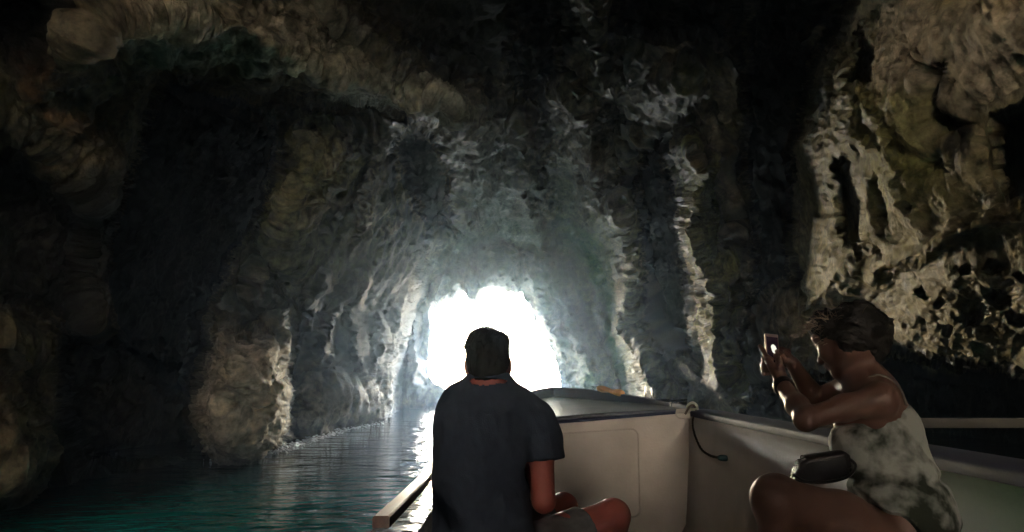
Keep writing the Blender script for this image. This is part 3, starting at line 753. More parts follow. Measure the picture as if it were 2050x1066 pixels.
# unseen wall and roof added aft of the camera, blocking rear light
mb = MB().box((port_x-.06, -1.15, FLOOR), (1.50, -1.08, BLOCK_TOP)).box((port_x-.10, -2.3, BLOCK_TOP), (1.54, -.95, BLOCK_TOP+.05))
bparent(mb.build('rear_light_block', M_navy, bevel=.01))
# cleats on the starboard bow rail
def cleat(c, ax, s=1.):
    c = np.array(c); ax = np.array(ax, float); ax /= np.linalg.norm(ax); mb = MB()
    for k in (-1, 1):
        mb.tube([c+ax*k*.022*s, c+ax*k*.022*s+[0,0,.03*s]], .007*s, 8)
    pts = [c+ax*t*s+[0,0,(.032+abs(t)*.12)*s] for t in np.linspace(-.075,.075,9)]
    mb.tube(pts, [.003*s,.006*s,.008*s,.009*s,.009*s,.009*s,.008*s,.006*s,.003*s], 8)
    return mb
rtop = np.array(railtop)
for px_, Y in ((1192, 8.05), (1288, 6.7), (1301, 6.5)):
    i = int(np.argmin(abs(rtop[:,1]-Y))); p = rtop[i] + [.02,0,.006]
    bparent(cleat(p, (.25,.1,.0) if Y > 8 else (0.05,.02,1.) , .8).build('cleat', M_steel))
p = pt(1350, 812, 5.65)+[.0,0,-.012]; bparent(cleat(p, (1,.12,0), 1.3).build('cleat', M_steel))

# ------------------------------------------------------------------ things lying about the boat
M_rope = noise_mat('wet_rope', (.035,.026,.02), (.08,.06,.045), 60, (.7,.9), .004, 120)
def rope_mesh(pts, r, n=9, tw=3):
    P_ = catmull(pts, 14); mb = MB(); L = np.cumsum([0]+[np.linalg.norm(P_[i+1]-P_[i]) for i in range(len(P_)-1)])
    for s_ in range(tw):
        Q = []
        for p, l in zip(P_, L):
            a = l*150*(.01/r) + s_*2*math.pi/tw
            Q.append(p + np.array([math.cos(a), .6*math.sin(a), math.sin(a)])*r*.5)
        mb.tube(Q, r*.62, n)
    return mb
rp = [pt(1372,829,5.12), pt(1380,818,5.1)+[0,0,.008], pt(1388,812,5.1), pt(1394,822,5.1), pt(1387,842,5.06), pt(1390,868,5.02), pt(1403,898,4.86), pt(1421,912,4.65), pt(1440,917,4.43)]
rope = rope_mesh(rp, .0075).build('mooring_rope', M_rope); 
tag(rope, 'dark mooring rope hanging down the cream panel from the boat corner', 'rope')
kt = MB(); kc = pt(1447, 918, 4.36)
kt.tube([kc+[-.03,0,0.002], kc+[-.01,0,.004], kc+[.02,0,0], kc+[.035,0,-.004]], [.012,.02,.019,.009], 12)
kt = kt.build('rope_end', noise_mat('teal_whipping', (.02,.06,.07), (.03,.09,.1), 30, (.6,.8)), rope, sub=1)
lp = MB(); lc = pt(1386, 814, 5.12)
lp.tube([lc+[.035*math.cos(a)*.9, .02*math.sin(a*2), .022*math.sin(a)+.002] for a in np.linspace(0, 6.28, 16)], .009, 8, False)
lp.build('rope_hitch', noise_mat('pale_rope', (.3,.33,.24), (.42,.44,.34), 50, (.7,.9), .004, 100), rope)
# orange life vest lying on the bow rail
mb = MB(); a0, a1 = pt(1198, 780, 8.0), pt(1247, 791, 7.35)
rows = []
for t in np.linspace(0, 1, 12):
    c = a0 + (a1-a0)*t; w = .05*math.sin(math.pi*min(max(t,.06),.94))**.4; h_ = .026 + .01*math.sin(t*9)
    rows.append([c+[w*math.cos(a)*1.2, .3*w*math.sin(a), h_*math.sin(a)+.012] for a in np.linspace(0, 2*math.pi, 12, endpoint=False)])
mb.grid(rows, True); mb.cap(rows[0]); mb.cap(rows[-1])
vest = mb.build('orange_cloth', noise_mat('orange_fabric', (.62,.26,.07), (.72,.36,.13), 10, (.7,.9), .01, 20), sub=1)
tag(vest, 'folded orange cloth lying on the dark bow rail', 'cloth')
# pale pole laid across the starboard gunwale
q0 = pt(1612, 847, 3.3)
mb = MB()
rows = [[(x, 3.3+dy, q0[2] + dz) for dy, dz in ((-.02,-.019),(-.022,.0),(-.02,.019),(.01,.021),(.02,.0),(.01,-.021))] for x in np.linspace(q0[0], 2.9, 12)]
mb.grid(rows, True); mb.cap(rows[0]); mb.cap(rows[-1])
pole = mb.build('boat_pole', noise_mat('weathered_aluminium', (.03,.03,.03), (.08,.075,.065), 5, (.35,.6), 0, metal=.3))
tag(pole, 'pale flat pole sticking out over the dark water behind the woman', 'pole')
# ------------------------------------------------------------------ bodies: smooth blends of tapered limbs, meshed by surface nets
class SDF:
    def __init__(s): s.p = []
    def cone(s, a, b, ra, rb, k=.02): s.p.append(('c', np.array(a, float), np.array(b, float), ra, rb, k)); return s
    def chain(s, pts, rs, k=.02):
        for i in range(len(pts)-1): s.cone(pts[i], pts[i+1], rs[i], rs[i+1], k)
        return s
    def ell(s, c, r, rot=None, k=.02): s.p.append(('e', np.array(c, float), np.array(r, float), rot if rot is not None else np.eye(3), 0, k)); return s
    def minus(s, c, r, rot=None, k=.01): s.p.append(('m', np.array(c, float), np.array(r, float), rot if rot is not None else np.eye(3), 0, k)); return s
    def cut(s, c, n, k=.004): s.p.append(('x', np.array(c, float), np.array(n, float)/np.linalg.norm(n), 0, 0, k)); return s
    def bbox(s):
        lo = np.full(3, 1e9); hi = -lo
        for t, a, b, ra, rb, k in s.p:
            if t == 'c':
                for q, r in ((a, ra), (b, rb)): lo = np.minimum(lo, q-r-.03); hi = np.maximum(hi, q+r+.03)
            elif t == 'e': r = max(b); lo = np.minimum(lo, a-r-.02); hi = np.maximum(hi, a+r+.02)
        return lo, hi
    def ev(s, P, sel=None):
        d = np.full(P.shape[:-1], 9., np.float32)
        for i, (t, a, b, ra, rb, k) in enumerate(s.p):
            if sel is not None and not sel[i]: continue
            if t == 'c':
                ab = b - a; w = P - a; u = np.clip((w @ ab) / (ab @ ab + 1e-12), 0, 1)
                q = np.linalg.norm(w - u[..., None]*ab, axis=-1) - (ra + (rb-ra)*u)
            elif t in 'em':
                w = (P - a) @ ra.T; n1 = np.linalg.norm(w / b, axis=-1); n2 = np.linalg.norm(w / (b*b), axis=-1)
                q = n1 * (n1 - 1) / (n2 + 1e-9)
            elif t == 'x': q = (P - a) @ b; d = np.maximum(d, q); continue
            if t == 'm':
                h = np.clip(.5 - .5*(d + q)/k, 0, 1); d = d + (-q - d)*h + k*h*(1-h)
            else:
                h = np.clip(.5 + .5*(d - q)/k, 0, 1); d = d*(1-h) + q*h - k*h*(1-h)
        return d
def surface(sdf, h=.004, warp=None, smooth=1):
    """surface nets over blocks near the surface"""
    lo, hi = sdf.bbox(); B = 16
    n = (np.ceil((hi - lo) / h / B).astype(int)) * B + 1
    G = np.full(tuple(n), 1., np.float32)
    rad = h * B * .5 * 1.7321
    ax = np.arange(B + 1)
    for bi in range(0, n[0]-1, B):
        for bj in range(0, n[1]-1, B):
            for bk in range(0, n[2]-1, B):
                c = lo + (np.array([bi, bj, bk]) + B/2) * h
                sel = []
                for (t, a, b, ra, rb, k) in sdf.p:
                    if t == 'c':
                        ab = b - a; u = np.clip(((c-a) @ ab)/(ab @ ab + 1e-12), 0, 1); q = np.linalg.norm(c - a - u*ab) - max(ra, rb)
                        sel.append(q < rad + .05)
                    elif t == 'e': sel.append(np.linalg.norm(c - a) - max(b) < rad + .05)
                    else: sel.append(True)
                if not any(s_ and p[0] in 'ce' for s_, p in zip(sel, sdf.p)): continue
                I = np.stack(np.meshgrid(ax+bi, ax+bj, ax+bk, indexing='ij'), -1)
                P = lo + I * h
                d = sdf.ev(P, sel)
                if warp is not None: d = d + warp(P)
                G[bi:bi+B+1, bj:bj+B+1, bk:bk+B+1] = d
    ins = G < 0
    cc = np.zeros(tuple(n-1), np.int16)
    for a in (0,1):
        for b in (0,1):
            for c in (0,1):
                cc += ins[a:n[0]-1+a, b:n[1]-1+b, c:n[2]-1+c]
    act = (cc > 0) & (cc < 8)
    ids = np.full(act.shape, -1, np.int64); I = np.argwhere(act); ids[act] = np.arange(len(I))
    acc = np.zeros((len(I), 3)); cnt = np.zeros(len(I))
    corners = [(a,b,c) for a in (0,1) for b in (0,1) for c in (0,1)]
    for p in corners:
        for axx in range(3):
            if p[axx]: continue
            q = list(p); q[axx] = 1
            v0 = G[I[:,0]+p[0], I[:,1]+p[1], I[:,2]+p[2]]; v1 = G[I[:,0]+q[0], I[:,1]+q[1], I[:,2]+q[2]]
            m = (v0 < 0) != (v1 < 0); t = np.where(m, v0/(v0 - v1 + 1e-12), 0)
            pos = np.array(p, float)[None] + 0*acc; pos[:, axx] += t
            acc[m] += pos[m]; cnt[m] += 1
    V = lo + (I + acc/np.maximum(cnt,1)[:,None]) * h
    quads = []
    for axx in range(3):
        o1, o2 = [(1,2),(2,0),(0,1)][axx]
        s0 = [slice(1, m-1) for m in n]; s0[axx] = slice(0, n[axx]-1); s1 = list(s0); s1[axx] = slice(1, n[axx])
        a = ins[tuple(s0)]; b = ins[tuple(s1)]; E = np.argwhere(a != b); fl = a[tuple(E.T)]
        base = E.copy()
        for k_ in range(3):
            if k_ != axx: base[:, k_] += 1
        def cid(d1, d2):
            c_ = base.copy(); c_[:, o1] -= d1; c_[:, o2] -= d2; return ids[c_[:,0], c_[:,1], c_[:,2]]
        q = np.stack([cid(0,0), cid(1,0), cid(1,1), cid(0,1)], -1); q[~fl] = q[~fl][:, ::-1]
        quads.append(q[(q >= 0).all(1)])
    Q = np.concatenate(quads)
    for _ in range(smooth):
        s_ = np.zeros_like(V); c_ = np.zeros(len(V))
        for i in range(4):
            a, b = Q[:, i], Q[:, (i+1) % 4]
            np.add.at(s_, a, V[b]); np.add.at(s_, b, V[a]); np.add.at(c_, a, 1); np.add.at(c_, b, 1)
        V = V*.4 + .6*s_/np.maximum(c_, 1)[:, None]
    return V, Q
def sdf_obj(name, sdf, material, parent, h=.004, warp=None, smooth=1):
    V, Q = surface(sdf, h, warp, smooth)
    V = V - np.array(parent.location)
    me = np_mesh(name, V, Q); o = obj(name, me, material, parent); return o
def rot_to(f, up=(0,0,1)):
    """rows: right, forward, up of a frame looking along f"""
    f = np.array(f, float); f /= np.linalg.norm(f); r = np.cross(f, up); r /= np.linalg.norm(r); u = np.cross(r, f)
    return np.stack([r, f, u])
def hand(sd, wrist, knuck, palm_n, fingers, thumb, s=1.):
    """palm from wrist to knuckles; every finger is a list of joints"""
    w, kk = np.array(wrist), np.array(knuck); ax = (kk - w)/np.linalg.norm(kk - w); side = np.cross(ax, palm_n); side /= np.linalg.norm(side)
    for t in (-1, -.33, .33, 1):
        sd.cone(w + side*.012*t*s, kk + side*.030*t*s, .014*s, .0115*s, .012)
    for f in fingers:
        rs = np.linspace(.0092, .0068, len(f))*s; sd.chain(f, list(rs), .004)
    sd.chain(thumb, list(np.linspace(.013, .0085, len(thumb))*s), .006)

def skin_mat(name, c, sss=.0):
    m = noise_mat(name, c, tuple(x*1.12 for x in c), 14, (.42,.55), .0008, 220, spec=.4)
    return m
M_skinA = skin_mat('tanned_skin_warm', (.34,.095,.08)); M_skinB = skin_mat('tanned_skin', (.145,.078,.062))
M_hair = noise_mat('dark_hair', (.008,.007,.007), (.014,.012,.011), 90, (.6,.8), .002, 160, stretch=(1,1,.25), spec=.2)
M_tee = noise_mat('navy_cotton', (.022,.034,.062), (.032,.046,.078), 30, (.85,.95), .0012, 260)
M_shorts = noise_mat('grey_shorts', (.10,.11,.12), (.15,.16,.17), 24, (.8,.95), .001, 200)

# ---------------- man, back to us
YM = 2.6
man = empty('person', pt(972, 1066, YM) * np.array([1,1,0]) + np.array([0,0,FLOOR]))
tag(man, 'man in a dark t-shirt seated with his back to us facing the cave mouth', 'person')
def W(px, py, Y=YM): return pt(px, py, Y)
b = SDF()
hc = W(977, 720)
b.ell(hc, (.072, .092, .098), k=.03)                        # cranium
b.ell(W(977, 748) + [0,.03,0], (.060, .072, .075), k=.03)     # jaw
b.cone(W(977, 745)+[0,.10,0], W(977,752)+[0,.112,-.004], .010, .013, .012)  # nose
b.cone(W(977, 768)+[0,.085,0], W(977,772)+[0,.09,0], .02, .018, .02)       # chin
for s_ in (-1, 1):
    e = W(977, 732) + [s_*.074, 0, 0]
    b.ell(e + [s_*.0, 0.004, 0], (.008, .016, .028), k=.006)
b.chain([W(977,752), W(978,800), W(978,835)], [.060, .065, .075], .03)
# trapezius, shoulders, torso
b.chain([W(978,792), W(1030,818), W(1068,842)], [.055, .048, .045], .05)
b.chain([W(978,792), W(925,816), W(912,846)], [.055, .048, .045], .05)
b.ell(W(974,880), (.146, .100, .13), k=.05); b.ell(W(966,960), (.140, .095, .15), k=.05)
b.ell(W(966,1060), (.136, .10, .14), k=.05); b.ell(W(968,1125), (.165, .13, .10), k=.05)
# right arm: hangs, forearm forward and up to the camera
RE = W(1089, 1004, 2.58)
b.chain([W(1070,850), W(1084,905), RE], [.046, .042, .036], .02)
RW = W(1048, 880, 2.80); b.chain([RE, (RE+RW)/2 + [.008,0,-.004], RW], [.038, .036, .025], .015)
LE = W(912, 985, 2.84)
b.chain([W(912,852), W(906,920,2.73), LE], [.046, .042, .036], .02)
LW = W(990, 880, 2.86); b.chain([LE, (LE+LW)/2, LW], [.037, .034, .025], .015)
dev = W(1026, 800, 2.93)
for (wr, sgn) in ((RW, 1), (LW, -1)):
    kk = dev + np.array([sgn*.035, -.02, -.03]) if sgn > 0 else dev + np.array([-.055, -.01, -.035])
    fs = []
    for i in range(4):
        st = kk + np.array([sgn*.006*(i-1.5), 0, .018*(1.5-i)]); fs.append([st, st + [sgn*-.004, .03, .008], st + [-sgn*.026, .043, .006], st + [-sgn*.042, .036, .0]])
    hand(b, wr, kk, np.array([sgn*1., 0, 0.2]), fs, [wr + (kk-wr)*.35 + [0,-.012,0], kk + [-sgn*.012,-.024,.0], kk + [-sgn*.02,-.026,.03]])
# legs
RK = W(1226, 1034, 2.92); RH = W(1025, 1128, 2.68); b.chain([RH, (RH+RK)/2 + [0,0,.008], RK], [.092, .076, .057], .03)
b.ell(RK + [.004,.0,.004], (.060,.058,.056), k=.03)
LH = W(935, 1128, 2.68); LK = W(1128, 1016, 3.12); b.chain([LH, (LH+LK)/2, LK], [.092, .075, .055], .03)
RF = np.array([RK[0]+.02, RK[1]+.10, FLOOR+.06]); LF = np.array([LK[0]+.03, LK[1]+.10, FLOOR+.06])
for K_, F_ in ((RK, RF), (LK, LF)):
    m_ = K_ + (F_-K_)*.35 + np.array([0,-.02,0]); b.chain([K_, m_, F_], [.053, .054, .036], .02)
    b.chain([F_ + [0,-.03,-.02], F_ + [0,.07,-.03], F_ + [0,.16,-.042]], [.036,.034,.018], .02)
body = sdf_obj('body', b, M_skinA, man, .0045, smooth=2)
# t-shirt
t = SDF()
g = .006
t.chain([W(978,793), W(1030,819), W(1068,846)], [.056+g, .051+g, .050+g], .05)
t.chain([W(978,793), W(925,817), W(913,850)], [.056+g, .051+g, .048+g], .05)
t.cone(W(978,784)+[0,-.006,0], W(978,830)+[0,-.008,0], .074, .092, .03)
t.ell(W(974,880), (.152+g, .108+g, .135), k=.05); t.ell(W(966,960), (.149+g, .106+g, .16), k=.05)
t.ell(W(966,1060), (.147+g, .118+g, .16), k=.05); t.ell(W(970,1110), (.165+g, .13+g, .09), k=.05)
t.chain([W(1070,850), W(1081,880), W(1090,918)], [.052+g, .050+g, .048+g], .02)
t.chain([W(912,852), W(908,905,2.71), W(908,930,2.76)], [.052+g, .049+g, .047+g], .02)
t.cut(W(1091,912), W(1093,930) - W(1086,890)) if False else None
def tee_warp(P):
    x, y, z = P[...,0], P[...,1], P[...,2]
    f = fbm(x*7 + z*3, y*7, z*3.2, 3, 400, ridged=True)*.013 + fbm(x*18, y*18, z*9, 2, 410)*.002
    d = -.004 - .8*np.abs(f) - .006*np.clip(fbm(x*4 + z*5, y*4, z*4 - x*3, 2, 405, ridged=True), 0, 1)
    # sleeves end at the cuffs, collar is open at the neck
    for (a, c) in ((W(1086,905), W(1093,924)), (W(894,905), W(905,930,2.76))):
        ax = np.array(RE - W(1076,848)) if a[0] > 0 else np.array(LE - W(905,850)); ax = ax/np.linalg.norm(ax)
        r = np.linalg.norm(P - c, axis=-1)
        s = (P - c) @ ax
        near = r < .10
        d = np.where(near & (s > -.004) , np.maximum(d, .02 + s), d)
    return d
V, Q = surface(t, .0045, tee_warp, 2)
# open the neck hole
nk = W(978, 766)
cut = (((V[Q].mean(1) - nk) ** 2 / np.array([.085, .10, .030])**2).sum(1) < 1)
V = V - np.array(man.location); me = np_mesh('t_shirt', V, Q[~cut]); tee = obj('t_shirt', me, M_tee, man)
# short hair, thicker on top, with a tuft over the left ear
hs = SDF(); hs.ell(hc + [0,-.006,.008], (.077, .096, .100), k=.02); hs.ell(W(976, 742)+[0,-.014,0], (.064,.074,.055), k=.02)
hs.ell(hc + [-.02,.02,.07], (.055,.07,.040), k=.02); hs.ell(hc+[.03,.0,.062], (.045,.07,.035), k=.02)
hs.cone(hc + [-.062,.0,.052], hc + [-.086,.01,.040], .016, .005, .02)
hs.minus(hc + [0,.125,-.035], (.085,.09,.085), k=.012); hs.cut(W(977,766), (0,.25,-1.))
def hair_warp(P):
    x, y, z = P[...,0], P[...,1], P[...,2]
    return fbm(x*60, y*60, z*26, 3, 420, ridged=True)*.004 + fbm(x*22, y*22, z*14, 2, 430)*.004
sdf_obj('hair', hs, M_hair, man, .0035, hair_warp, 1)
rnd = random.Random(3); mb = MB()
for i in range(420):
    a = rnd.uniform(0, 2*math.pi); e_ = rnd.uniform(-.15, 1.45); q = np.array([math.cos(a)*math.cos(e_)*.078, math.sin(a)*math.cos(e_)*.094, math.sin(e_)*.104+.010]); 
    if q[1] > .05 and q[2] < .05: continue
    p0 = hc + q*.97; out = q/np.linalg.norm(q) + np.array([-.5, .3, .2])*rnd.random(); L = rnd.uniform(.006, .016)
    mb.tube([p - np.array(man.location) for p in (p0, p0+out*L*.6, p0+out*L+np.array([rnd.gauss(0,.003), rnd.gauss(0,.003), 0]))], [.0009,.0008,.0004], 4, False)
hz = mb.build('short_hairs', M_hair, [o for o in bpy.data.objects if o.parent == man and o.name.startswith('hair')][0]); hz['kind'] = 'stuff'; hz.matrix_parent_inverse = Matrix.Identity(4)
# shorts
so = SDF(); so.ell(W(970,1128), (.18,.145,.10), k=.04)
rc = RH + (RK-RH)*.70; lc_ = LH + (LK-LH)*.78
so.chain([RH, rc], [.105,.090], .03).chain([LH, lc_], [.105,.086], .03)
def sh_warp(P):
    d = fbm(P[...,0]*16, P[...,1]*16, P[...,2]*16, 3, 440, ridged=True)*.006
    for c, ax in ((rc, RK-RH), (lc_, LK-LH)):
        ax = ax/np.linalg.norm(ax); s = (P - c) @ ax; d = np.where(s > -.004, np.maximum(d, .02+s), d)
    return d
sdf_obj('shorts', so, M_shorts, man, .0055, sh_warp, 2)
# the small dark camera phone he holds up
c = dev; mb = MB().box(c-[.036,.005,.045], c+[.036,.005,.045]); 
ph = mb.build('phone', mat('dark_phone', (.02,.008,.008), .6, spec=.2), None, bevel=.004, seg=3); tag(ph, 'small dark phone held up in front of the man beside his neck', 'phone')

# ---------------- woman, photographing with her phone
YW = 2.2
wom = empty('person', pt(1760, 1066, YW) * np.array([1,1,0]) + np.array([0,0,FLOOR]))
tag(wom, 'woman in a pale sleeveless dress seated sideways holding up a phone with both hands', 'person')
b = SDF()
fd = np.array([-.60,.70,-.40]); HR = rot_to(fd)                     # head frame: right, forward, up
ch = W(1694, 672, 2.25)
def hp(r, f, u): return ch + HR[0]*r + HR[1]*f + HR[2]*u
b.ell(ch, (.070,.088,.080), HR, k=.03)
b.ell(hp(0,.030,-.045), (.055,.055,.062), HR, k=.03)
b.cone(hp(0,.070,-.085), hp(0,.074,-.090), .019, .017, .02)            # chin
b.cone(hp(-.045,.0,-.055), hp(-.018,.062,-.09), .020, .018, .02); b.cone(hp(.045,.0,-.055), hp(.018,.062,-.09), .020, .018, .02)
b.cone(hp(0,.084,-.005), hp(0,.104,-.034), .008, .0125, .01)         # nose
b.cone(hp(-.014,.088,-.056), hp(.014,.088,-.056), .008, .008, .008)     # lips
b.cone(hp(-.013,.086,-.066), hp(.013,.086,-.066), .008, .008, .008)
b.cone(hp(-.045,.066,.022), hp(.045,.066,.022), .014, .014, .02)       # brow
for s_ in (-1,1):
    b.minus(hp(s_*.031,.090,.002), (.017,.013,.012), HR, k=.01); b.ell(hp(s_*.031,.074,.002), (.013,.013,.012), HR, k=.003)
    b.ell(hp(s_*.068,-.006,-.018), (.007,.014,.024), HR, k=.006)
    b.ell(hp(s_*.042,.060,-.030), (.022,.02,.022), HR, k=.02)
b.chain([hp(0,-.022,-.055), W(1722,738,2.24), W(1748,785,2.2)], [.047,.045,.058], .03)
LS = W(1764,800,2.10); RS = W(1692,786,2.42)
b.chain([W(1745,782,2.2), LS], [.045,.042], .05); b.chain([W(1742,784,2.22), RS], [.05,.045], .05)
T1 = W(1765,850,2.22); T2 = W(1778,930,2.2); T3 = W(1812,1040,2.16)
TR = rot_to((-.75,.6,-.25))
b.ell(T1, (.145,.085,.12), TR, k=.05); b.ell(T2, (.12,.085,.13), TR, k=.05); b.ell(T3, (.15,.12,.13), TR, k=.05)
b.ell(W(1712,852,2.32), (.05,.045,.05), k=.03); b.ell(W(1706,856,2.2), (.05,.045,.05), k=.03)
# near arm
LEw = W(1615,838,2.08); LWr = W(1566,770,2.26)
b.chain([LS, (LS+LEw)/2 + [0,0,.002], LEw], [.041,.034,.028], .02)
b.ell(LEw + [-.006,0,-.006], (.026,.026,.026), k=.02)
b.chain([LEw, LEw + (LWr-LEw)*.35, LWr], [.029,.031,.0205], .015)
# far arm
REw = W(1634,806,2.50); RWr = W(1588,730,2.40)
b.chain([RS, (RS+REw)/2, REw], [.045,.04,.031], .02)
b.chain([REw, REw + (RWr-REw)*.35, RWr], [.030,.031,.0215], .015)
# phone frame: the screen faces back towards her
PC = W(1546, 708, 2.40)
pn = np.array([.30,-.94,.12]); pn /= np.linalg.norm(pn); pu = np.array([.02,.2,1.]); pu -= pn*(pu@pn); pu /= np.linalg.norm(pu); pr_ = np.cross(pu, pn)
def pp(r, u, n): return PC + pr_*r + pu*u + pn*n
# near hand: palm under and behind the phone's left side, fingers round its edge
kn_ = W(1546, 733, 2.33)
fs = [
  [kn_ + [-.004,.00,.020], W(1533,713,2.34), W(1526,700,2.35), W(1521,693,2.36)],
  [kn_ + [-.006,.01,.008], W(1530,728,2.35), W(1529,719,2.38), W(1534,714,2.40)],
  [kn_ + [-.006,.012,-.006], W(1528,738,2.34), W(1526,730,2.37), W(1532,725,2.39)],
  [kn_ + [-.004,.012,-.020], W(1530,748,2.32), W(1528,741,2.35), W(1534,736,2.37)]]
hand(b, LWr, kn_, np.array([.7,-.6,.2]), fs, [LWr + (kn_-LWr)*.3 + [.01,-.01,0], W(1563,738,2.27), W(1560,722,2.31), W(1553,712,2.34)], .95)
# far hand on the right edge
kf = W(1580, 716, 2.42)
fs = []
for i in range(4):
    st = kf + np.array([0,.004,.016*(1.2-i)]); fs.append([st, st + [-.012,.022,.008], st + [-.034,.026,.004], st + [-.05,.018,0]])
hand(b, RWr, kf, np.array([.8,-.5,.2]), fs, [RWr + (kf-RWr)*.3 + [-.006,-.012,0], W(1570,722,2.37), W(1564,712,2.365), W(1556,704,2.375)], .95)
# legs
NK = W(1553,1000,1.98); NH = W(1800,1118,2.12); b.chain([NH, (NH+NK)/2+[0,0,.012], NK], [.095,.082,.056], .03)
b.ell(NK + [.0,0,.0], (.056,.055,.058), k=.03)
FK = W(1600,1010,2.30); FH = W(1815,1110,2.34); b.chain([FH, (FH+FK)/2, FK], [.095,.08,.054], .03)
NF = np.array([NK[0]-.03, NK[1]+.02, FLOOR+.36]); FF = np.array([FK[0]-.03, FK[1]+.02, FLOOR+.36])
for K_, F_ in ((NK, NF), (FK, FF)):
    m_ = K_ + (F_-K_)*.35 + np.array([.02,0,0]); b.chain([K_, m_, F_], [.051,.050,.034], .02)
    b.chain([F_ + [.02,0,-.02], F_ + [-.06,.01,-.03], F_ + [-.14,.02,-.042]], [.032,.030,.016], .02)
sdf_obj('body', b, M_skinB, wom, .0034, smooth=1)
# dress: bodice, gathered waist, skirt over the thighs
M_dress = noise_mat('pale_dress_floral', (.34,.365,.35), (.022,.03,.02), 10, (.8,.95), .0012, 240, detail=4, lo=.45, hi=.60)
ds = SDF()
ds.ell(T1 + [.01,0,-.015], (.152,.100,.115), TR, k=.05); ds.ell(T2 + [.0,0,0], (.138,.105,.14), TR, k=.05)
ds.ell(W(1706,900,2.16), (.060,.08,.08), k=.05); ds.ell(W(1690,905,2.32), (.045,.05,.06), k=.04)
ds.ell(T3, (.168,.138,.14), TR, k=.06); ds.ell((T2+T3)/2, (.150,.118,.12), TR, k=.05)
nm = NH + (NK-NH)*.62; fm = FH + (FK-FH)*.62
ds.chain([NH, nm], [.112,.094], .05).chain([FH, fm], [.112,.09], .05)
def dr_warp(P):
    x, y, z = P[...,0], P[...,1], P[...,2]
    zr = (z - T2[2])
    u = (P - T2) @ np.array([.6,.2,-.75])
    d = fbm(x*9 + z*5, y*9, z*6 + x*6, 3, 460, ridged=True)*.010 + fbm(x*26, y*26, z*14, 2, 470)*.003
    d = d + .011*np.exp(-((z - (T2[2]-.035))/.012)**2)              # gathered waist
    # neckline rises from under the arm to the back
    s = (P - W(1672,862,2.1)) @ (np.array([-.28,0,1.])/1.04)
    d = np.where(s > -.004, np.maximum(d, .02 + s), d)
    s = (P - W(1758,1014,2.08)) @ np.array([-.6,0,-.8]) + .008*np.sin(x*70) 
    d = np.where((s > -.004) & (z < T2[2] - .03), np.maximum(d, .02 + s), d)
    return d
sdf_obj('dress', ds, M_dress, wom, .0042, dr_warp, 1)
# thin straps
M_strap = mat('pale_strap', (.16,.15,.13), .8)
def on_body(path, r, name, m):
    mb = MB().tube(catmull([np.array(p) - np.array(wom.location) for p in path], 8), r, 8); return mb.build(name, m, wom)
on_body([W(1690,800,2.28), W(1712,776,2.20), W(1738,757,2.15), W(1765,752,2.14), W(1800,775,2.14), W(1815,812,2.12)], .0034, 'shoulder_strap', M_strap)
# watch
ax = (LWr-LEw)/np.linalg.norm(LWr-LEw); wc = LWr - ax*.012
s1 = np.cross(ax, [0,0,1.]); s1 /= np.linalg.norm(s1); s2 = np.cross(ax, s1)
rows = [[wc - np.array(wom.location) + ax*z_ + r_*(math.cos(a)*s1 + math.sin(a)*s2) for a in np.linspace(0, 2*math.pi, 24, endpoint=False)] for z_, r_ in ((-.012,.024),(-.011,.029),(0,.031),(.011,.029),(.012,.024))]
wt = MB().grid(rows, True).build('watch', M_black, wom)
fc = wc - np.array(wom.location) - s1*.031*0 + (-s2 if s2[1] > 0 else s2)*.030
# hair: swept up, with loose frizzy strands
hs = SDF()
hs.ell(ch + HR[2]*.012 - HR[1]*.018, (.080,.096,.080), HR, k=.03)
hs.ell(W(1728,650,2.26), (.070,.075,.058), k=.04); hs.ell(W(1757,664,2.26), (.048,.05,.055), k=.03)
hs.ell(W(1652,652,2.28), (.055,.06,.045), k=.03); hs.ell(W(1738,695,2.24), (.05,.055,.05), k=.03); hs.ell(W(1712,682,2.20), (.05,.04,.045), k=.03)
hs.ell(W(1750,704,2.21), (.042,.045,.04), k=.03); hs.minus(hp(0,.115,-.045), (.082,.075,.085), HR, k=.015)
def wh_warp(P):
    x, y, z = P[...,0], P[...,1], P[...,2]
    return fbm(x*24 + z*20, y*40, z*60, 3, 480, ridged=True)*.008 + fbm(x*19, y*19, z*19, 3, 490)*.014
M_whair = noise_mat('brown_hair', (.007,.006,.005), (.014,.011,.009), 80, (.5,.7), .003, 150)
wh = sdf_obj('hair', hs, M_whair, wom, .0036, wh_warp, 1)
rnd = random.Random(7); mb = MB()
for i in range(620):
    a = rnd.uniform(-.2, 1.0)
    # roots on the hair mass, mostly the front and top
    px_ = 1612 + a*150 + rnd.gauss(0,7); top_ = 617 + ((px_-1690)/85.)**2*30
    if px_ < 1640 and rnd.random() < .45: py_ = rnd.uniform(636, 690); px_ = 1625 + rnd.gauss(0,5) + (py_-636)*.22
    else: py_ = top_ + rnd.uniform(-2, 14)
    p0 = W(px_, py_, 2.26 + rnd.gauss(0,.035)); out = p0 - ch; out /= np.linalg.norm(out); out = out + np.array([-.3*rnd.random(), rnd.gauss(0,.3), .3*rnd.random()]); L = rnd.uniform(.006,.024)
    p0 = p0 - out*.02; curl = np.array([rnd.gauss(0,1), rnd.gauss(0,1), rnd.gauss(0,1)-.4])*L*.45
    P_ = [p0, p0+out*L*.5+curl*.3, p0+out*L+curl*.9, p0+out*L*1.35+curl*1.8]
    mb.tube([p - np.array(wom.location) for p in P_], [.0009,.0008,.0006,.0003], 3, False)
fz_ = mb.build('loose_strands', noise_mat('sunlit_hair', (.20,.15,.10), (.32,.24,.17), 60, (.4,.6)), wh); fz_['kind'] = 'stuff'
fz_.matrix_parent_inverse = Matrix.Identity(4)
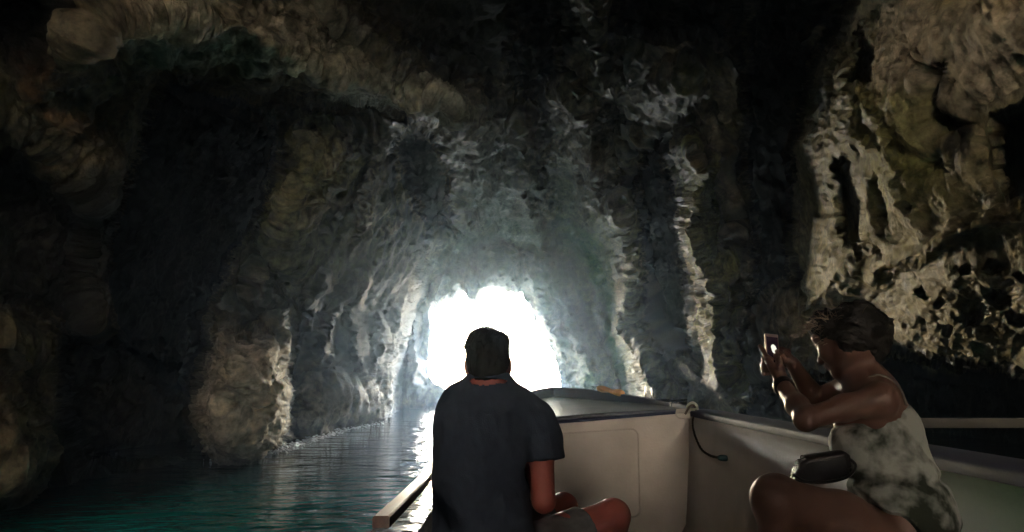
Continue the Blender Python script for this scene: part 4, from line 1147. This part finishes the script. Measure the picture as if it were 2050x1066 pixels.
# her phone
def slab(r0, r1, u0, u1, n0, n1): 
    mb = MB(); b0 = len(mb.v); mb.v += [tuple(pp(r, u, n_)) for n_ in (n0, n1) for r, u in ((r0,u0),(r1,u0),(r1,u1),(r0,u1))]
    mb.f += [(0,3,2,1),(4,5,6,7),(0,1,5,4),(1,2,6,5),(2,3,7,6),(3,0,4,7)]; return mb
phn = empty('phone', PC); tag(phn, 'pale framed phone held up by the woman with its screen showing the cave mouth', 'phone')
def loc(o): o.parent = phn; o.matrix_parent_inverse = Matrix.Translation(-Vector(phn.location)); return o
loc(slab(-.025,.025,-.066,.062,-.004,.003).build('phone_case', mat('rose_case', (.5,.34,.3), .35, .3), None, bevel=.003, seg=3))
scm = mat('screen_glass', (.01,.008,.02), .12); scm.node_tree.nodes['Principled BSDF'].inputs['Emission Color'].default_value = (.25,.12,.2,1); scm.node_tree.nodes['Principled BSDF'].inputs['Emission Strength'].default_value = .0006
loc(slab(-.021,.021,-.056,.052,.0031,.0036).build('screen', scm, None, smooth=False))
em = mat('screen_white', (.8,.78,.7), .2); em.node_tree.nodes['Principled BSDF'].inputs['Emission Color'].default_value = (1,.97,.82,1); em.node_tree.nodes['Principled BSDF'].inputs['Emission Strength'].default_value = .022
mb = MB(); mb.cap([pp(.004 + .0095*math.cos(a)*(1+.1*math.sin(3*a)), .014 + .014*math.sin(a) - .003*math.cos(a), .0041) for a in np.linspace(0, 2*math.pi, 18, endpoint=False)])
loc(mb.build('screen_image', em, None, smooth=False))
# her black bag on the lap
bg_c = W(1640, 936, 2.12)
sb = SDF(); bx = np.array([.97,-.05,.12]); bx /= np.linalg.norm(bx)
for t_ in np.linspace(-1, 1, 5):
    q = bg_c + bx*.055*t_
    sb.cone(q + [0,0,.016 - .005*(1-t_)], q + [0,0,-.018], .024, .024, .02)
def bag_warp(P): return fbm(P[...,0]*22, P[...,1]*22, P[...,2]*22, 3, 500, ridged=True)*.005
bag = empty('handbag', bg_c); tag(bag, 'small glossy black handbag on the lap of the woman', 'handbag')
M_leather = noise_mat('black_leather', (.010,.010,.013), (.016,.016,.02), 40, (.22,.4), .0015, 120)
by = np.array([.1,.98,.1]); by -= bx*(by@bx); by /= np.linalg.norm(by); bz = np.cross(bx, by)
def bp_(u, v, w): return bx*u + by*v + bz*w
def pbox(prof, v0, v1):
    mb = MB(); rows = [[bp_(u, v, w) * np.array([1,1,1]) for u, w in prof] for v in (v0, v0*.6, 0, v1*.6, v1)]
    for k_, s_ in zip((0,4), (.86,.86)): rows[k_] = [p*s_ + (1-s_)*0 for p in rows[k_]]
    mb.grid(rows, True); mb.cap(rows[0]); mb.cap(rows[-1]); return mb
prof = [(-.078,-.026),(-.070,-.034),(.066,-.034),(.074,-.028),(.076,.022),(.070,.032),(-.035,.030),(-.052,.022),(-.070,-.004)]
pbox(prof, -.028, .028).build('bag_body', M_leather, bag, bevel=.004, seg=3)
fl = [(-.040,.034),(.070,.036),(.080,.026),(.080,-.004),(.076,-.008),(.072,.024),(.066,.031),(-.036,.030)]
pbox(fl, -.031, .031).build('flap', M_leather, bag, bevel=.002)
MB().tube(catmull([bp_(.078,-.01,.018), bp_(.086,-.03,.0), bp_(.06,-.040,-.022), bp_(.01,-.044,-.030), bp_(-.05,-.040,-.024), bp_(-.080,-.02,-.006)], 8), .004, 8).build('strap', M_leather, bag)
mb = MB()
for i, (px_, py_) in enumerate([(1606,916),(1600,921),(1595,927),(1592,934),(1589,941),(1586,948),(1584,955)]):
    q = W(px_, py_, 2.08) - np.array(bg_c); r = .0045
    ring = [q + np.array([r*math.cos(a), (r*math.sin(a) if i % 2 else 0), (0 if i % 2 else r*1.0*math.sin(a))]) for a in np.linspace(0, 2*math.pi, 9)]
    mb.tube(ring, .0015, 6, False)
mb.build('chain', M_steel, bag)
